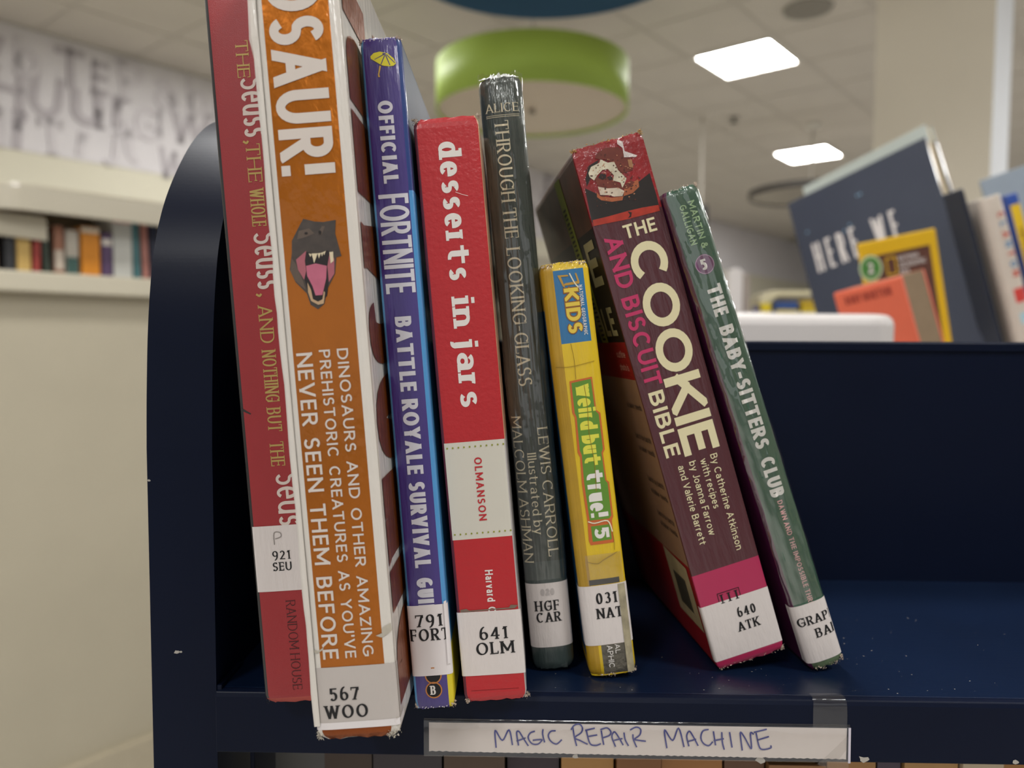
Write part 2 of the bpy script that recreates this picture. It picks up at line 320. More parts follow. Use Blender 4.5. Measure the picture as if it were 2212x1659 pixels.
# ---------------------------------------------------------------- helpers: books
PAPER = mat('page_paper', 'cfc0a2', .85, bump=1, bscale=(2500, 60, 60), var=.12, vscale=60)
FRAYM = mat('frayed_board', 'b5a48e', .9, var=.25, vscale=300)
class Book:
    def __init__(s, name, label, x, y, lean, yaw, pitch, w, h, d, b=.001, p=6, tb=.0022, mats=None, front=(), left=(), right=(), hard=True,
                 cat='book', group=None, z=.0007, soft=.0012, loc=None, rotm=None, pages=None, ntop=0):
        s.w, s.h, s.d, s.b, s.p, s.tb = w, h, d, b, p, tb
        rot = rotm or (Matrix.Rotation(R(yaw), 3, 'Z') @ Matrix.Rotation(R(pitch), 3, 'X') @ Matrix.Rotation(R(-lean), 3, 'Y'))
        s.root = thing(name, label, cat, loc if loc is not None else (x, y, z), rot, group)
        xs = sorted(set([round(w/2*(1-math.cos(math.pi*i/18)), 6) for i in range(19)] + [min(w, max(0, r[k])) for r in front for k in (0, 1)]))
        xs = [a for i, a in enumerate(xs) if i == 0 or a-xs[i-1] > 5e-5]
        if w - xs[-1] > 1e-9: xs[-1] = w
        s.xs = xs
        path = [(0, d, 0, 1), (0, d*.5, 0, 1), (0, b+.004, 0, 1)] + [(a, s.yp(a), 1, 0) for a in xs] + [(w, b+.004, 2, 1), (w, d*.5, 2, 1), (w, d, 2, 1)]
        zs = {0., .0008, .0018, .0035, h, h-.0008, h-.0018, h-.0035}
        for r in front: zs |= {max(0, r[2]), min(h, r[3])}
        for rr in (left, right):
            for r in rr: zs |= {max(0, r[0]), min(h, r[1])}
        k = int(h/.03); zs |= {h*i/k for i in range(1, k)}
        zs = sorted(zs); zs = [a for i, a in enumerate(zs) if i == 0 or a-zs[i-1] > 1e-5]
        v = []; f = []; mi = []; n = len(path)
        for zi, zz in enumerate(zs):
            e = min(zz, h-zz); ins = soft*max(0, 1-e/.0035)**2
            for px, py, sd, _ in path:
                xx = px + (ins if px < w*.12 else (-ins if px > w*.88 else 0)); yy = py + (ins*.8 if sd == 1 else 0)
                zj = zz
                if zi in (0, len(zs)-1) and sd == 1: zj += random.uniform(-.0004, .0004)*(1 if ntop == 0 else ntop)
                v.append((xx, yy, zj))
            for px, py, sd, _ in path:
                v.append((tb+(w-2*tb)*px/w, py+tb if sd == 1 else py, zz))
        for k in range(len(zs)-1):
            zm = (zs[k]+zs[k+1])/2
            for i in range(n-1):
                a = path[i]; c = path[i+1]; m = 0
                if a[2] == 1 and c[2] == 1:
                    xm = (a[0]+c[0])/2
                    for r in front:
                        if r[0] <= xm <= r[1] and r[2] <= zm <= r[3]: m = r[4]
                else:
                    rr = left if (a[2] == 0 or c[2] == 0) else right
                    for r in rr:
                        if r[0] <= zm <= r[1]: m = r[2]
                o = k*2*n
                f.append((o+i, o+i+1, o+2*n+i+1, o+2*n+i)); mi.append(m)
                f.append((o+n+i+1, o+n+i, o+3*n+i, o+3*n+i+1)); mi.append(0)
            for i in (0, n-1):
                o = k*2*n; qd = (o+i, o+2*n+i, o+3*n+i, o+n+i); f.append(qd if i == 0 else qd[::-1]); mi.append(0)
        for o, fl in ((0, 0), ((len(zs)-1)*2*n, 1)):
            for i in range(n-1):
                qd = (o+i, o+n+i, o+n+i+1, o+i+1); f.append(qd[::-1] if fl else qd); mi.append(0)
        s.cover = mesh_obj('cover', v, f, mats, s.root, midx=mi)
        me = s.cover.data
        sm = [False]*len(me.polygons)
        if b > .002:
            sm = [abs(p_.normal.z) < .3 for p_ in me.polygons]
            me.polygons.foreach_set('use_smooth', sm)
        g = .003 if hard else .0004; ge = .004 if hard else .0005
        box('page_block', tb+.0002, w-tb-.0002, b+tb+.001, d-ge, g, h-g, pages or PAPER, s.root)
    def yp(s, x):
        u = min(1, abs(2*x/s.w-1)); return s.b*(1-(max(0, 1-u**s.p))**(1/s.p))
    def curved(s): return [a for a in s.xs[1:-1]] if s.b > .002 else [a for a in s.xs[1:-1] if a < s.w*.15 or a > s.w*.85]
    def fn(s, lift, side='front'):
        if side == 'front': return lambda a, z, e=0: (min(max(a, -lift), s.w+lift), s.yp(a)-lift-e, z)
        if side == 'left': return lambda a, z, e=0: (-lift-e, a, z)
        return lambda a, z, e=0: (s.w+lift+e, a, z)
    def print(s, name, polys, m, lift=.00012, side='front', label=None):
        if side == 'front':
            polys = [clip(clip(p, 0, 0.0001, 1), 0, s.w-.0001, -1) for p in polys]; polys = [p for p in polys if len(p) > 2]
        o = flat_mesh(name, polys, s.fn(lift, side), m, s.root, xs=s.curved() if side == 'front' else (), label=label, flip=(side == 'left'))
        if name in ('star_dots', 'crumbs', 'worn_scuffs', 'dotted_rules', 'creases'): o['kind'] = 'stuff'
        return o
    def words(s, name, txt, x, z, h, m, length=None, d='down', lift=.00012, side='front', rot=0, label=None, center=False, **k):
        pl, W = text(txt, h, length, **k)
        if center:
            if d == 'down': z = z+W/2
            elif d == 'h': x = x-W/2
        return s.print(name, place(pl, x, z, d, rot), m, lift, side, label)
    def wrap(s, name, z0, z1, m, dl=.01, dr=.01, x0=None, x1=None, lift=.00018, label=None, tilt=0):
        """a paper or film strip that follows the spine and folds onto the covers"""
        w = s.w; pts = []
        if x0 is None: pts += [(-lift, s.b+dl), (-lift, s.b+.0005)]
        for a in s.xs:
            if (x0 is not None and a < x0) or (x1 is not None and a > x1): continue
            u = 2*a/w-1; pts.append((a + lift*(u if abs(u) > .9 else 0), s.yp(a)-lift))
        if x0 is not None: pts.insert(0, (x0, s.yp(x0)-lift))
        if x1 is not None: pts.append((x1, s.yp(x1)-lift))
        else: pts += [(w+lift, s.b+.0005), (w+lift, s.b+dr)]
        n = len(pts); lev = [z0, z0+(z1-z0)/3, z0+(z1-z0)*2/3, z1]
        v = [(a, b, z+tilt*(a-w/2)) for z in lev for a, b in pts]
        f = [(k*n+i, k*n+i+1, (k+1)*n+i+1, (k+1)*n+i) for k in range(3) for i in range(n-1)]
        o = mesh_obj(name, v, f, m, s.root, smooth=True)
        if label: o['label'] = label
        return o
    def fray(s, spots, m=None, n=26, size=.0008, name='worn_corner'):
        mb = MB()
        for (x, z, rx, rz) in spots:
            for _ in range(n):
                a = x+random.uniform(-rx, rx); c = z+random.uniform(-rz, rz); y = s.yp(min(max(a, 0), s.w)) + random.uniform(-.0005, .0012)
                r = size*random.uniform(.3, 1)
                pts = [Vector((a, y, c))+Vector([random.gauss(0, 1) for _ in range(3)]).normalized()*r for _ in range(4)]
                mb.add(pts, [(0, 1, 2), (0, 3, 1), (0, 2, 3), (1, 3, 2)])
            for _ in range(n//5):
                a = x+random.uniform(-rx, rx); c = z+random.uniform(-rz, rz); y = s.yp(min(max(a, 0), s.w))-.0002
                p0 = Vector((a, y, c)); dv = Vector((random.gauss(0, 1), -.3, random.gauss(0, 1))).normalized()*size*random.uniform(.6, 1.5); t = .00004
                mb.add([p0+Vector((-t, 0, 0)), p0+Vector((t, 0, t)), p0+dv+Vector((t, 0, 0)), p0+dv+Vector((-t, 0, 0)), p0+dv*.5+Vector((t, -t*2, t))], [(0, 1, 2, 3), (0, 4, 1), (1, 4, 2), (2, 4, 3), (3, 4, 0)])
        o = mb.build(name, m or FRAYM, s.root); o['kind'] = 'stuff'; return o
def mm(p): return [(a/1000, b/1000) for a, b in p]
def ell(cx, cy, rx, ry, n=24): return [(cx+rx*math.cos(2*math.pi*i/n), cy+ry*math.sin(2*math.pi*i/n)) for i in range(n)]
def ring(cx, cy, r0, r1, n=28):
    out = []
    for i in range(n):
        a, b = 2*math.pi*i/n, 2*math.pi*(i+1)/n
        out.append([(cx+r0*math.cos(a), cy+r0*math.sin(a)), (cx+r1*math.cos(a), cy+r1*math.sin(a)), (cx+r1*math.cos(b), cy+r1*math.sin(b)), (cx+r0*math.cos(b), cy+r0*math.sin(b))])
    return out
def rect(x0, x1, z0, z1): return [(x0, z0), (x1, z0), (x1, z1), (x0, z1)]
def pen(pts, w):
    """a hand-drawn pen line as a ribbon"""
    out = []; P = pts
    for i in range(len(P)-1):
        a, b = P[i], P[i+1]; dx, dy = b[0]-a[0], b[1]-a[1]; l = math.hypot(dx, dy) or 1e-9
        n = (-dy/l*w/2, dx/l*w/2); e = (dx/l*w*.3, dy/l*w*.3)
        out.append([(a[0]-e[0]+n[0], a[1]-e[1]+n[1]), (b[0]+e[0]+n[0], b[1]+e[1]+n[1]), (b[0]+e[0]-n[0], b[1]+e[1]-n[1]), (a[0]-e[0]-n[0], a[1]-e[1]-n[1])])
    return out
def smooth_pts(P, n=5):
    out = []
    for i in range(len(P)-1):
        p0 = P[max(0, i-1)]; p1 = P[i]; p2 = P[i+1]; p3 = P[min(len(P)-1, i+2)]
        for k in range(n):
            t = k/n
            out.append(tuple(.5*((2*p1[j])+(-p0[j]+p2[j])*t+(2*p0[j]-5*p1[j]+4*p2[j]-p3[j])*t*t+(-p0[j]+3*p1[j]-3*p2[j]+p3[j])*t**3) for j in (0, 1)))
    return out+[P[-1]]
DINO_ART= {'hide': [(11.2,185.6),(15.0,184.4),(18.0,184.0),(22.4,184.4),(21.8,179.8),(23.3,171.9),(21.5,171.6),(20.6,166.0),(17.3,160.6),(16.0,155.9),(13.6,154.2),(11.2,155.9),(10.2,159.9),(6.6,164.1),(5.0,168.5),(6.2,174.1),(6.6,178.4),(9.4,182.9)],'mouth': [(11.0,174.4),(14.9,173.0),(18.9,174.2),(20.5,170.4),(18.6,165.3),(17.1,158.5),(13.4,156.1),(11.0,158.9),(9.8,165.1),(9.8,170.3)],'pinkl': [(11.3,174.6),(7.5,171.8),(7.9,168.3),(9.7,164.7),(10.7,167.7),(10.5,171.1)],'pinkr': [(19.3,173.1),(20.8,171.2),(20.4,166.1),(18.2,163.2),(18.2,168.8)],'tongue': [(10.8,169.4),(14.2,170.0),(18.0,168.9),(17.4,164.6),(15.6,159.0),(13.2,159.0),(12.4,162.3),(10.9,165.9)],'jaw': [(10.8,163.7),(11.8,161.1),(12.2,157.8),(13.9,156.8),(15.5,157.5),(16.2,160.3),(16.6,159.8),(15.8,156.0),(13.8,155.7),(11.5,157.2),(10.7,160.3)],'t1': [(12.1,173.6),(13.1,173.3),(12.6,172.3)],'t2': [(13.1,173.5),(15.2,173.4),(13.7,170.1)],'t3': [(15.2,173.4),(16.4,173.5),(15.5,171.6)],'t4': [(16.4,173.5),(17.3,173.7),(16.6,172.2)],'t5': [(17.2,173.7),(18.1,174.0),(17.4,172.6)],'t6': [(19.3,173.5),(20.6,173.6),(20.5,170.4),(19.4,169.6)],'brow': [(9.3,181.6),(13.0,182.2),(14.6,180.4),(11.5,179.3),(8.4,178.7)],'snout': [(15.9,180.3),(17.5,182.7),(18.5,182.5),(17.2,179.7)],'side': [(6.0,172.4),(7.2,170.5),(9.3,164.3),(9.9,161.2),(6.6,164.5),(5.2,168.1)]}
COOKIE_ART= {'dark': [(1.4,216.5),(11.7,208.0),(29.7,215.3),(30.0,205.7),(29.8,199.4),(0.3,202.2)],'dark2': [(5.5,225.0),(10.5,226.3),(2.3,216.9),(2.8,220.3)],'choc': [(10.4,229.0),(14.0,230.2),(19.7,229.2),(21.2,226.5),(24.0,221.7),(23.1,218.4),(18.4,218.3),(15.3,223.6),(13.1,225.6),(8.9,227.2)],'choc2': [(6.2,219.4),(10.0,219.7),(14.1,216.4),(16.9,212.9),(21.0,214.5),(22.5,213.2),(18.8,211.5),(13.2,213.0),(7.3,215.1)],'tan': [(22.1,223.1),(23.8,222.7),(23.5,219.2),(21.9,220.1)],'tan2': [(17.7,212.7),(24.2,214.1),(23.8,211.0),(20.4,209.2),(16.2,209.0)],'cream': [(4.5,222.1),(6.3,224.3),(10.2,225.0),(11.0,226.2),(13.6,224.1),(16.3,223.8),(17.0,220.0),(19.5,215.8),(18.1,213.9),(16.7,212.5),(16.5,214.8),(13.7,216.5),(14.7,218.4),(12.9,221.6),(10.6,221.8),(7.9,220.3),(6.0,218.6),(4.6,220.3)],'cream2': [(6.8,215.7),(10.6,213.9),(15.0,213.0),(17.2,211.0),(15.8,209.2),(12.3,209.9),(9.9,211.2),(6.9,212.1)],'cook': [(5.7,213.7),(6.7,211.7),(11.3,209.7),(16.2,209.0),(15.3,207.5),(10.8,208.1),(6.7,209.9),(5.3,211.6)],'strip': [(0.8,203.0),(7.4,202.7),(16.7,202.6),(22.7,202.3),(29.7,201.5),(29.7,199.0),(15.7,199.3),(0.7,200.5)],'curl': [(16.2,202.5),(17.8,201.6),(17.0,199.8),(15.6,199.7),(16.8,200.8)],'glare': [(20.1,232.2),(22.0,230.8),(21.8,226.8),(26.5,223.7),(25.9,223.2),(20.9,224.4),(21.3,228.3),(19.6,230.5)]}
UMB_ART= {'top': [(3.6,250.0),(4.9,251.1),(7.2,251.5),(10.0,250.7),(12.2,248.7),(12.9,246.8),(11.9,246.0),(10.3,245.9),(8.0,246.3),(6.6,247.1),(4.9,248.3),(3.7,249.1)],'r1': [(8.5,250.4),(9.0,250.3),(5.2,248.7),(4.9,248.8)],'r2': [(8.8,250.1),(9.2,250.1),(7.5,246.8),(7.2,246.9)],'r3': [(9.1,250.1),(9.5,250.1),(10.8,246.3),(10.5,246.2)],'r4': [(9.5,250.2),(9.8,250.3),(12.6,247.1),(12.4,246.9)],'cap': [(8.1,250.8),(9.3,250.8),(9.5,250.3),(8.3,250.1)],'pole': [(6.7,246.4),(7.3,246.2),(6.4,243.2),(6.6,242.2),(5.9,242.3),(5.9,243.2)]}
# ================================================================ THE ROOM
E1 = Vector((math.sin(R(38.5)), math.cos(R(38.5)), 0)); E2 = Vector((-math.sin(R(51.5)), math.cos(R(51.5)), 0))
CZ = 1.945; FZ = -1.10; TS = .557
L0 = Vector((1.385, 4.76, 0))                       # centre of the nearer ceiling light = a tile centre
ROOM = Matrix(((E1.x, E2.x, 0), (E1.y, E2.y, 0), (0, 0, 1)))
def rm(i, j, z=0): return L0 + E1*(i*TS) + E2*(j*TS) + Vector((0, 0, z))
def room_empty(name, label, cat, i, j, z, group=None): return thing(name, label, cat, rm(i, j, z), ROOM, group)
m_wall = mat('wall_paint_cream', 'd6d1be', .8, var=.03, vscale=2)
m_ceil = mat('ceiling_tile_white', 'c8c1b7', .9, var=.05, vscale=3, bump=1, bscale=(180, 180, 180))
m_grid = mat('ceiling_grid_white', 'bfb8ae', .6, var=.02)
m_floor = mat('floor_vinyl', 'c0bdb8', .6, var=.1, vscale=5)
m_paper = mat('wallpaper_grey', 'd8d4d6', .85, var=.06, vscale=6)
m_let1 = mat('letter_pale', 'cdc8cb', .8, var=.05, vscale=6); m_let2 = mat('letter_grey', 'b6b0b4', .8, var=.08, vscale=6)
# left wall passes (-2.666, 4.545); in room axes it is a line of constant E2
wj = (Vector((-2.666, 4.545, 0))-L0).dot(E2); 
def wallpt(a, off, z): return L0 + E1*a + E2*(wj-off) + Vector((0, 0, z))
def rbox(name, a0, a1, c0, c1, z0, z1, m, parent=None, bevel=0):
    """box in room axes: a along the left wall, c towards it (0 at the wall is wj)"""
    v, f = box_vf(a0, a1, c0, c1, z0, z1); v = [L0 + E1*x + E2*y + Vector((0, 0, z)) for x, y, z in v]
    return mesh_obj(name, v, f, m, parent, bevel=bevel)
wl = tag(rbox('wall_left', -9, 13, wj, wj+.15, FZ, 2.3, m_wall), 'cream wall at left under a band of raised letters', kind='structure')
wf = tag(rbox('wall_back', 13, 13.15, -11, wj+.15, FZ, 2.3, mat('far_wall_daylight_tint', 'dde3ea', .8, var=.03, vscale=2)), 'pale far wall beyond the shelves', kind='structure')  # bluish daylight glow is put into the far wall's colour
wr = tag(rbox('wall_right', -9, 13, -11.15, -11, FZ, 2.3, m_wall), 'cream wall at far right', kind='structure')
fl = tag(rbox('floor', -14, 14, -12, wj+.2, FZ-.1, FZ, m_floor), 'beige vinyl floor', kind='structure')
cl = tag(rbox('ceiling', -14, 14, -12, wj+.2, CZ+.05, CZ+.1, mat('ceiling_void', '8a8378', .9)), 'suspended ceiling of square off-white tiles', kind='structure')
# skirting along the left wall
rbox('baseboard', -9, 13, wj-.015, wj, FZ, FZ+.1, mat('skirting', '8d8576', .6), wl, .003)
# raised letter band
rbox('wallpaper_band', -9, 13, wj-.006, wj, 1.235, CZ-.003, m_paper, wl)
random.seed(11)
ALPH = 'AQPBGTFCUEHJNRSEOMXWadeqnushbpyrt'
k = 0
for row in range(3):
    a = -6.4 + row*.13
    while a < 4.2:
        ch = random.choice([c for c in ALPH if c in G]); h = random.uniform(.2, .29)
        if k in (3,): ch = 'a'
        pl, W = text(ch, h, wt=.17, serif=.06 if random.random() < .5 else 0, st=.06, xs=random.uniform(.9, 1.15))
        z0 = 1.24 + row*.21 + random.uniform(-.02, .03); z0 = min(z0, CZ-.012-h)
        rot = random.uniform(-8, 8); dep = random.uniform(.006, .014)
        pl = place(pl, 0, 0, 'h', rot)
        mb = MB()
        for p in pl:
            ar = sum(p[i][0]*p[(i+1) % len(p)][1]-p[(i+1) % len(p)][0]*p[i][1] for i in range(len(p)))
            if ar < 0: p = p[::-1]
            n = len(p)
            v = [wallpt(a+x, .005, z0+z) for x, z in p] + [wallpt(a+x, .006+dep, z0+z) for x, z in p]
            mb.add(v, [tuple(range(n, 2*n))] + [(i, (i+1) % n, n+(i+1) % n, n+i) for i in range(n)])
        mb.build('letter', m_let2 if random.random() < .45 else m_let1, wl)
        a += W + random.uniform(.02, .09); k += 1
# ceiling tiles: the ones in view singly, the rest joined
tv, tf = box_vf(-TS/2+.011, TS/2-.011, -TS/2+.011, TS/2-.011, .004, .02)
tmesh = bpy.data.meshes.new('ceiling_tile'); tmesh.from_pydata(tv, [], tf); tmesh.materials.append(m_ceil)
LIGHTS = [(0, 0), (5, 1), (10, 2), (-4, 3), (0, -6), (5, -6), (10, -7), (-8, -6), (-8, -2), (-12, -4), (-12, 0), (-4, -8), (-9, 3), (-13, -8), (2, -9), (-1, -12), (8, -11), (13, -9)]  # the panels out of view are added to brighten the room
rest = MB(); nt_ = 0; cand = []
for i in range(-16, 22):
    for j in range(-18, 10):
        if (i, j) in LIGHTS: continue
        p = rm(i, j, CZ)
        if j*TS > wj - TS*.6 + .0 : continue
        d = p-EYE; zf = d.dot(_f)
        vis = zf > .5 and abs(d.dot(_r)/zf) < .74 and abs(d.dot(_u)/zf) < .56 and zf < 12
        cand.append((not vis, zf, i, j, vis))
cand.sort()
for nv, zf, i, j, vis in cand:
    if vis and nt_ < 290:
        o = bpy.data.objects.new('ceiling_tile', tmesh); COL.objects.link(o); o.parent = cl
        o.location = rm(i, j, CZ); o.rotation_euler = ROOM.to_euler(); nt_ += 1
    else:
        rest.add([rm(i, j, CZ)+ROOM@Vector(v) for v in tv], tf)
tag(rest.build('ceiling_tile_field', m_ceil, cl), kind='stuff')
# cut tiles against the left wall
jl = math.floor((wj-TS*.6)/TS)
for i in range(-10, 16):
    c0 = (jl+.5)*TS+.011
    if wj-c0 > .05:
        v, f = box_vf((i-.5)*TS+.011, (i+.5)*TS-.011, c0, wj-.01, CZ+.004, CZ+.02)
        mesh_obj('ceiling_tile', [L0+E1*x+E2*y+Vector((0, 0, z)) for x, y, z in v], f, m_ceil, cl)
gb = MB()
for i in range(-16, 23):
    v, f = box_vf((i-.5)*TS-.012, (i-.5)*TS+.012, -10.7, wj, CZ, CZ+.03); gb.add([L0+E1*x+E2*y+Vector((0, 0, z)) for x, y, z in v], f)
for j in range(-18, 10):
    if (j-.5)*TS > wj: continue
    v, f = box_vf(-9.5, 12.9, (j-.5)*TS-.012, (j-.5)*TS+.012, CZ-.0005, CZ+.03); gb.add([L0+E1*x+E2*y+Vector((0, 0, z)) for x, y, z in v], f)
gb.build('ceiling_grid', m_grid, cl)
# ceiling lights
m_emit = mat('lit_diffuser', 'fefdfb', .5, emit=52, var=0); m_lf = mat('light_frame', 'd9d5cc', .5)
s2 = TS/2-.012
def ceiling_light(i, j, label, grp='square ceiling lights'):
    t = room_empty('ceiling_light', label, 'ceiling light', i, j, CZ, grp)
    mb = MB()
    for x0, x1, y0, y1 in ((-s2, s2, -s2, -s2+.03), (-s2, s2, s2-.03, s2), (-s2, -s2+.03, -s2+.03, s2-.03), (s2-.03, s2, -s2+.03, s2-.03)):
        mb.box(x0, x1, y0, y1, -.004, .03)
    mb.build('frame', m_lf, t)
    mesh_obj('diffuser', [(-s2+.03, -s2+.03, .004), (s2-.03, -s2+.03, .004), (s2-.03, s2-.03, .004), (-s2+.03, s2-.03, .004)], [(0, 3, 2, 1)], m_emit, t)
for n, (i, j) in enumerate(LIGHTS):
    ceiling_light(i, j, {0: 'lit square ceiling light to the right of the green pendant', 1: 'smaller lit square ceiling light just above the leaning grey book'}.get(n, 'square ceiling light added out of the picture to brighten the room'))
# round speaker and sprinkler in the ceiling
t = thing('ceiling_speaker', 'round grey perforated speaker in the ceiling near the pillar', 'speaker', at_z(1745, 20, CZ-.004))
lathe('grille', [(0, -.006), (.1, -.006), (.118, -.003)], mat('speaker_grille', '8a857c', .7, var=.2, vscale=150), t)
lathe('rim', [(.118, -.003), (.125, -.008), (.13, .004)], mat('speaker_rim', '9a958c', .6), t)
t = thing('sprinkler', 'small dark sprinkler head in the ceiling beneath the lit square light', 'sprinkler', at_z(1585, 255, CZ-.002))
lathe('escutcheon', [(0, -.004), (.035, -.006), (.045, .002)], mat('sprinkler_plate', 'a09a90', .4), t, 24)
lathe('head', [(.008, 0), (.01, -.03), (.03, -.034), (.03, -.038), (0, -.04)], mat('sprinkler_metal', '5a5650', .4, metal=.6), t, 20)
t = thing('spotlight', 'small black spotlight hanging behind the green book', 'spotlight', at(1514, 445, 6.2))
mb = MB(); mb.box(-.05, .05, -.05, .05, -.17, 0); mb.build('body', mat('spot_black', '15151a', .5), t, bevel=.012)
zt = CZ-at(1514, 445, 6.2).z
box('stem', -.008, .008, -.008, .008, -.01, zt, mat('spot_stem', 'b9b3a8', .5), t)
# drum pendants
def pendant(name, label, loc, rad, hh, outer, inner='b5a492', recess=.012):
    t = thing(name, label, 'pendant lamp', loc)
    mo = mat('shade_'+name, outer, .6, var=.03, vscale=4)
    lathe('shade', [(rad*.985, hh), (rad, hh), (rad, 0), (rad*.985, 0), (rad*.985, hh)], mo, t)
    lathe('diffuser', [(0, recess), (rad*.985, recess)], mat('pendant_diffuser_'+name, inner, .22, spec=.6, var=.04, vscale=3), t)
    lathe('top_plate', [(0, hh-.03), (rad*.985, hh-.03)], m_lf, t, 48)
    lathe('finial', [(0, -.012), (.014, -.010), (.02, .004), (.02, .013)], mat('finial', '8a8378', .4, metal=.5), t, 20)
    top = CZ-loc[2]
    lathe('cord', [(.012, hh-.03), (.012, top-.03)], mat('pendant_rod', 'c4beb4', .5), t, 12)
    lathe('canopy', [(.012, top-.04), (.06, top-.03), (.065, top)], m_lf, t, 24)
    return t
pendant('drum_pendant', 'lime green drum pendant lamp above the dark green book', at(1149, 243, 4.03), .5, .235, '9db84a')
pendant('drum_pendant', 'dark blue drum pendant lamp cut by the top edge of the picture', at(1178, -75, 2.55), .5, .255, '1d4a63') if False else None
t = pendant('blue_drum_pendant', 'dark blue drum pendant lamp cut off by the top of the picture', at(1180, -106, 2.35), .5, .22, '1f4f6b', 'a89f92', recess=.13); t.name = 'drum_pendant'
t = pendant('grey_drum_pendant', 'charcoal drum pendant lamp far off behind the leaning books at right', at(1752, 425, 6.4), .5, .05, '3a3634', 'a29a8f'); t.name = 'drum_pendant'
# square pillar
K0 = at(2130, 600, 3.0); K0.z = 0
kp = [K0, K0+E2*.43, K0+E2*.43+E1*.43, K0+E1*.43]
v = [Vector((p.x, p.y, z)) for z in (FZ, CZ+.02) for p in kp]
pil = mesh_obj('trim_1', v, [(0, 1, 5, 4), (1, 2, 6, 5), (2, 3, 7, 6), (3, 0, 4, 7)], [mat('pillar_cream', 'dbd3c2', .8, var=.02, vscale=3), mat('pillar_white_lit', 'e2e6ec', .6, var=.02)], midx=[0, 0, 0, 1])  # stronger light on the right face is put into its white
tag(pil, 'square cream pillar with one white side, coloured brighter as lit, standing at right', kind='structure')
# ================================================================ CREAM SHELVING UNIT at left (room axes, local x along the wall, y towards the wall)
m_unit = mat('unit_enamel', 'c4bdaa', .35, coat=.3, var=.02, vscale=4); m_unit_d = mat('unit_panel', 'b5ad99', .5, var=.04, vscale=6); m_unit_i = mat('unit_inner', 'b5ab95', .5)
U0 = at(150, 600, 2.0); UZ = U0.z
unit = thing('shelving_unit', 'long cream metal shelving unit with rounded canopy against the left wall', 'shelving unit', (U0.x, U0.y, 0), ROOM)
def uz(py, d=2.0): return EYE.z + (735-py)/FPX*d
zs_t, zs_b = uz(597), uz(640); zc_b, zc_t = uz(478), uz(428)
ub = lambda *a, **k: box(*a, **k)
box('base_panel', -1.2, 2.6, .02, .05, FZ, zs_b-.0, m_unit_d, unit, .003)
box('shelf', -1.2, 2.6, -.03, .27, zs_b, zs_t, m_unit, unit, .006, 3)
prism('kick_rail', [(-.004, FZ), (.02, FZ), (.02, FZ+.1), (-.004, FZ+.1)], 'x', -1.2, 2.6, m_unit_i, unit)
box('back_panel', -1.2, 2.6, .27, .285, zs_b, zc_t, m_unit_i, unit)
# hood: a curved fascia with a rounded left end, and its top plate
cx0, cx1, cy0, rr, tk = -.21, 2.6, -.06, .1, .012
cp = [(cx0, .27)] + [(cx0+rr-rr*math.cos(R(a)), cy0+rr-rr*math.sin(R(a))) for a in range(0, 91, 10)] + [(cx1, cy0), (cx1, cy0+tk)]
cp += [(cx0+rr-(rr-tk)*math.cos(R(a)), cy0+rr-(rr-tk)*math.sin(R(a))) for a in range(90, -1, -10)] + [(cx0+tk, .27)]
m_hood = mat('canopy_enamel', 'b3ac9b', .35, coat=.4, var=.03, vscale=4)
prism('canopy', cp, 'z', zc_b, zc_t, m_hood, unit, .003, 2)
tp = [(cx0+.001, .285)] + [(cx0+.001+rr-rr*math.cos(R(a)), cy0+.001+rr-rr*math.sin(R(a))) for a in range(0, 91, 10)] + [(cx1, cy0+.001), (cx1, .285)]
prism('canopy_top', tp, 'z', zc_t, zc_t+.006, m_unit, unit, .002, 2)
box('end_support', cx0+.03, cx0+.05, .2, .27, zs_t, zc_t, m_unit, unit, .002)
bp = [(x, z) for x, z in ((-.2, zs_t+.088), (-.045, zs_t+.082), (-.045, zs_t+.130))] + [(-.045-.012*(1-math.cos(R(a))), zs_t+.130+.012*math.sin(R(a))) for a in (30, 60, 90)] + [(-.2, zs_t+.142)]
prism('hanging_panel', bp, 'y', .012, .015, m_unit, unit, .001)
# books on it: small standing and stacked, each its own
def block(name, label, loc, rot, sx, sy, sz, col, pcol='d8ceb6', group=None, spine='y', band=None):
    """a distant closed book: cover shell, page block, one title band; spine towards -y"""
    t = thing(name, label, 'book', loc, rot, group)
    mc = mat('cloth_'+col, col, .5, var=.08, vscale=30); tb = .002
    mb = MB(); mb.box(-sx/2, -sx/2+tb, 0, sy, 0, sz); mb.box(sx/2-tb, sx/2, 0, sy, 0, sz); mb.box(-sx/2+tb, sx/2-tb, 0, tb, 0, sz)
    mb.build('cover', mc, t)
    box('page_block', -sx/2+tb, sx/2-tb, tb, sy-.003, .002, sz-.003, mat('pages_'+pcol, pcol, .8), t)
    if band: box('title_band', -sx/2+.0005, sx/2-.0005, -.0006, 0, sz*band[1], sz*band[2], mat('band_'+band[0], band[0], .5), t)
    return t
bz = zs_t+.0006
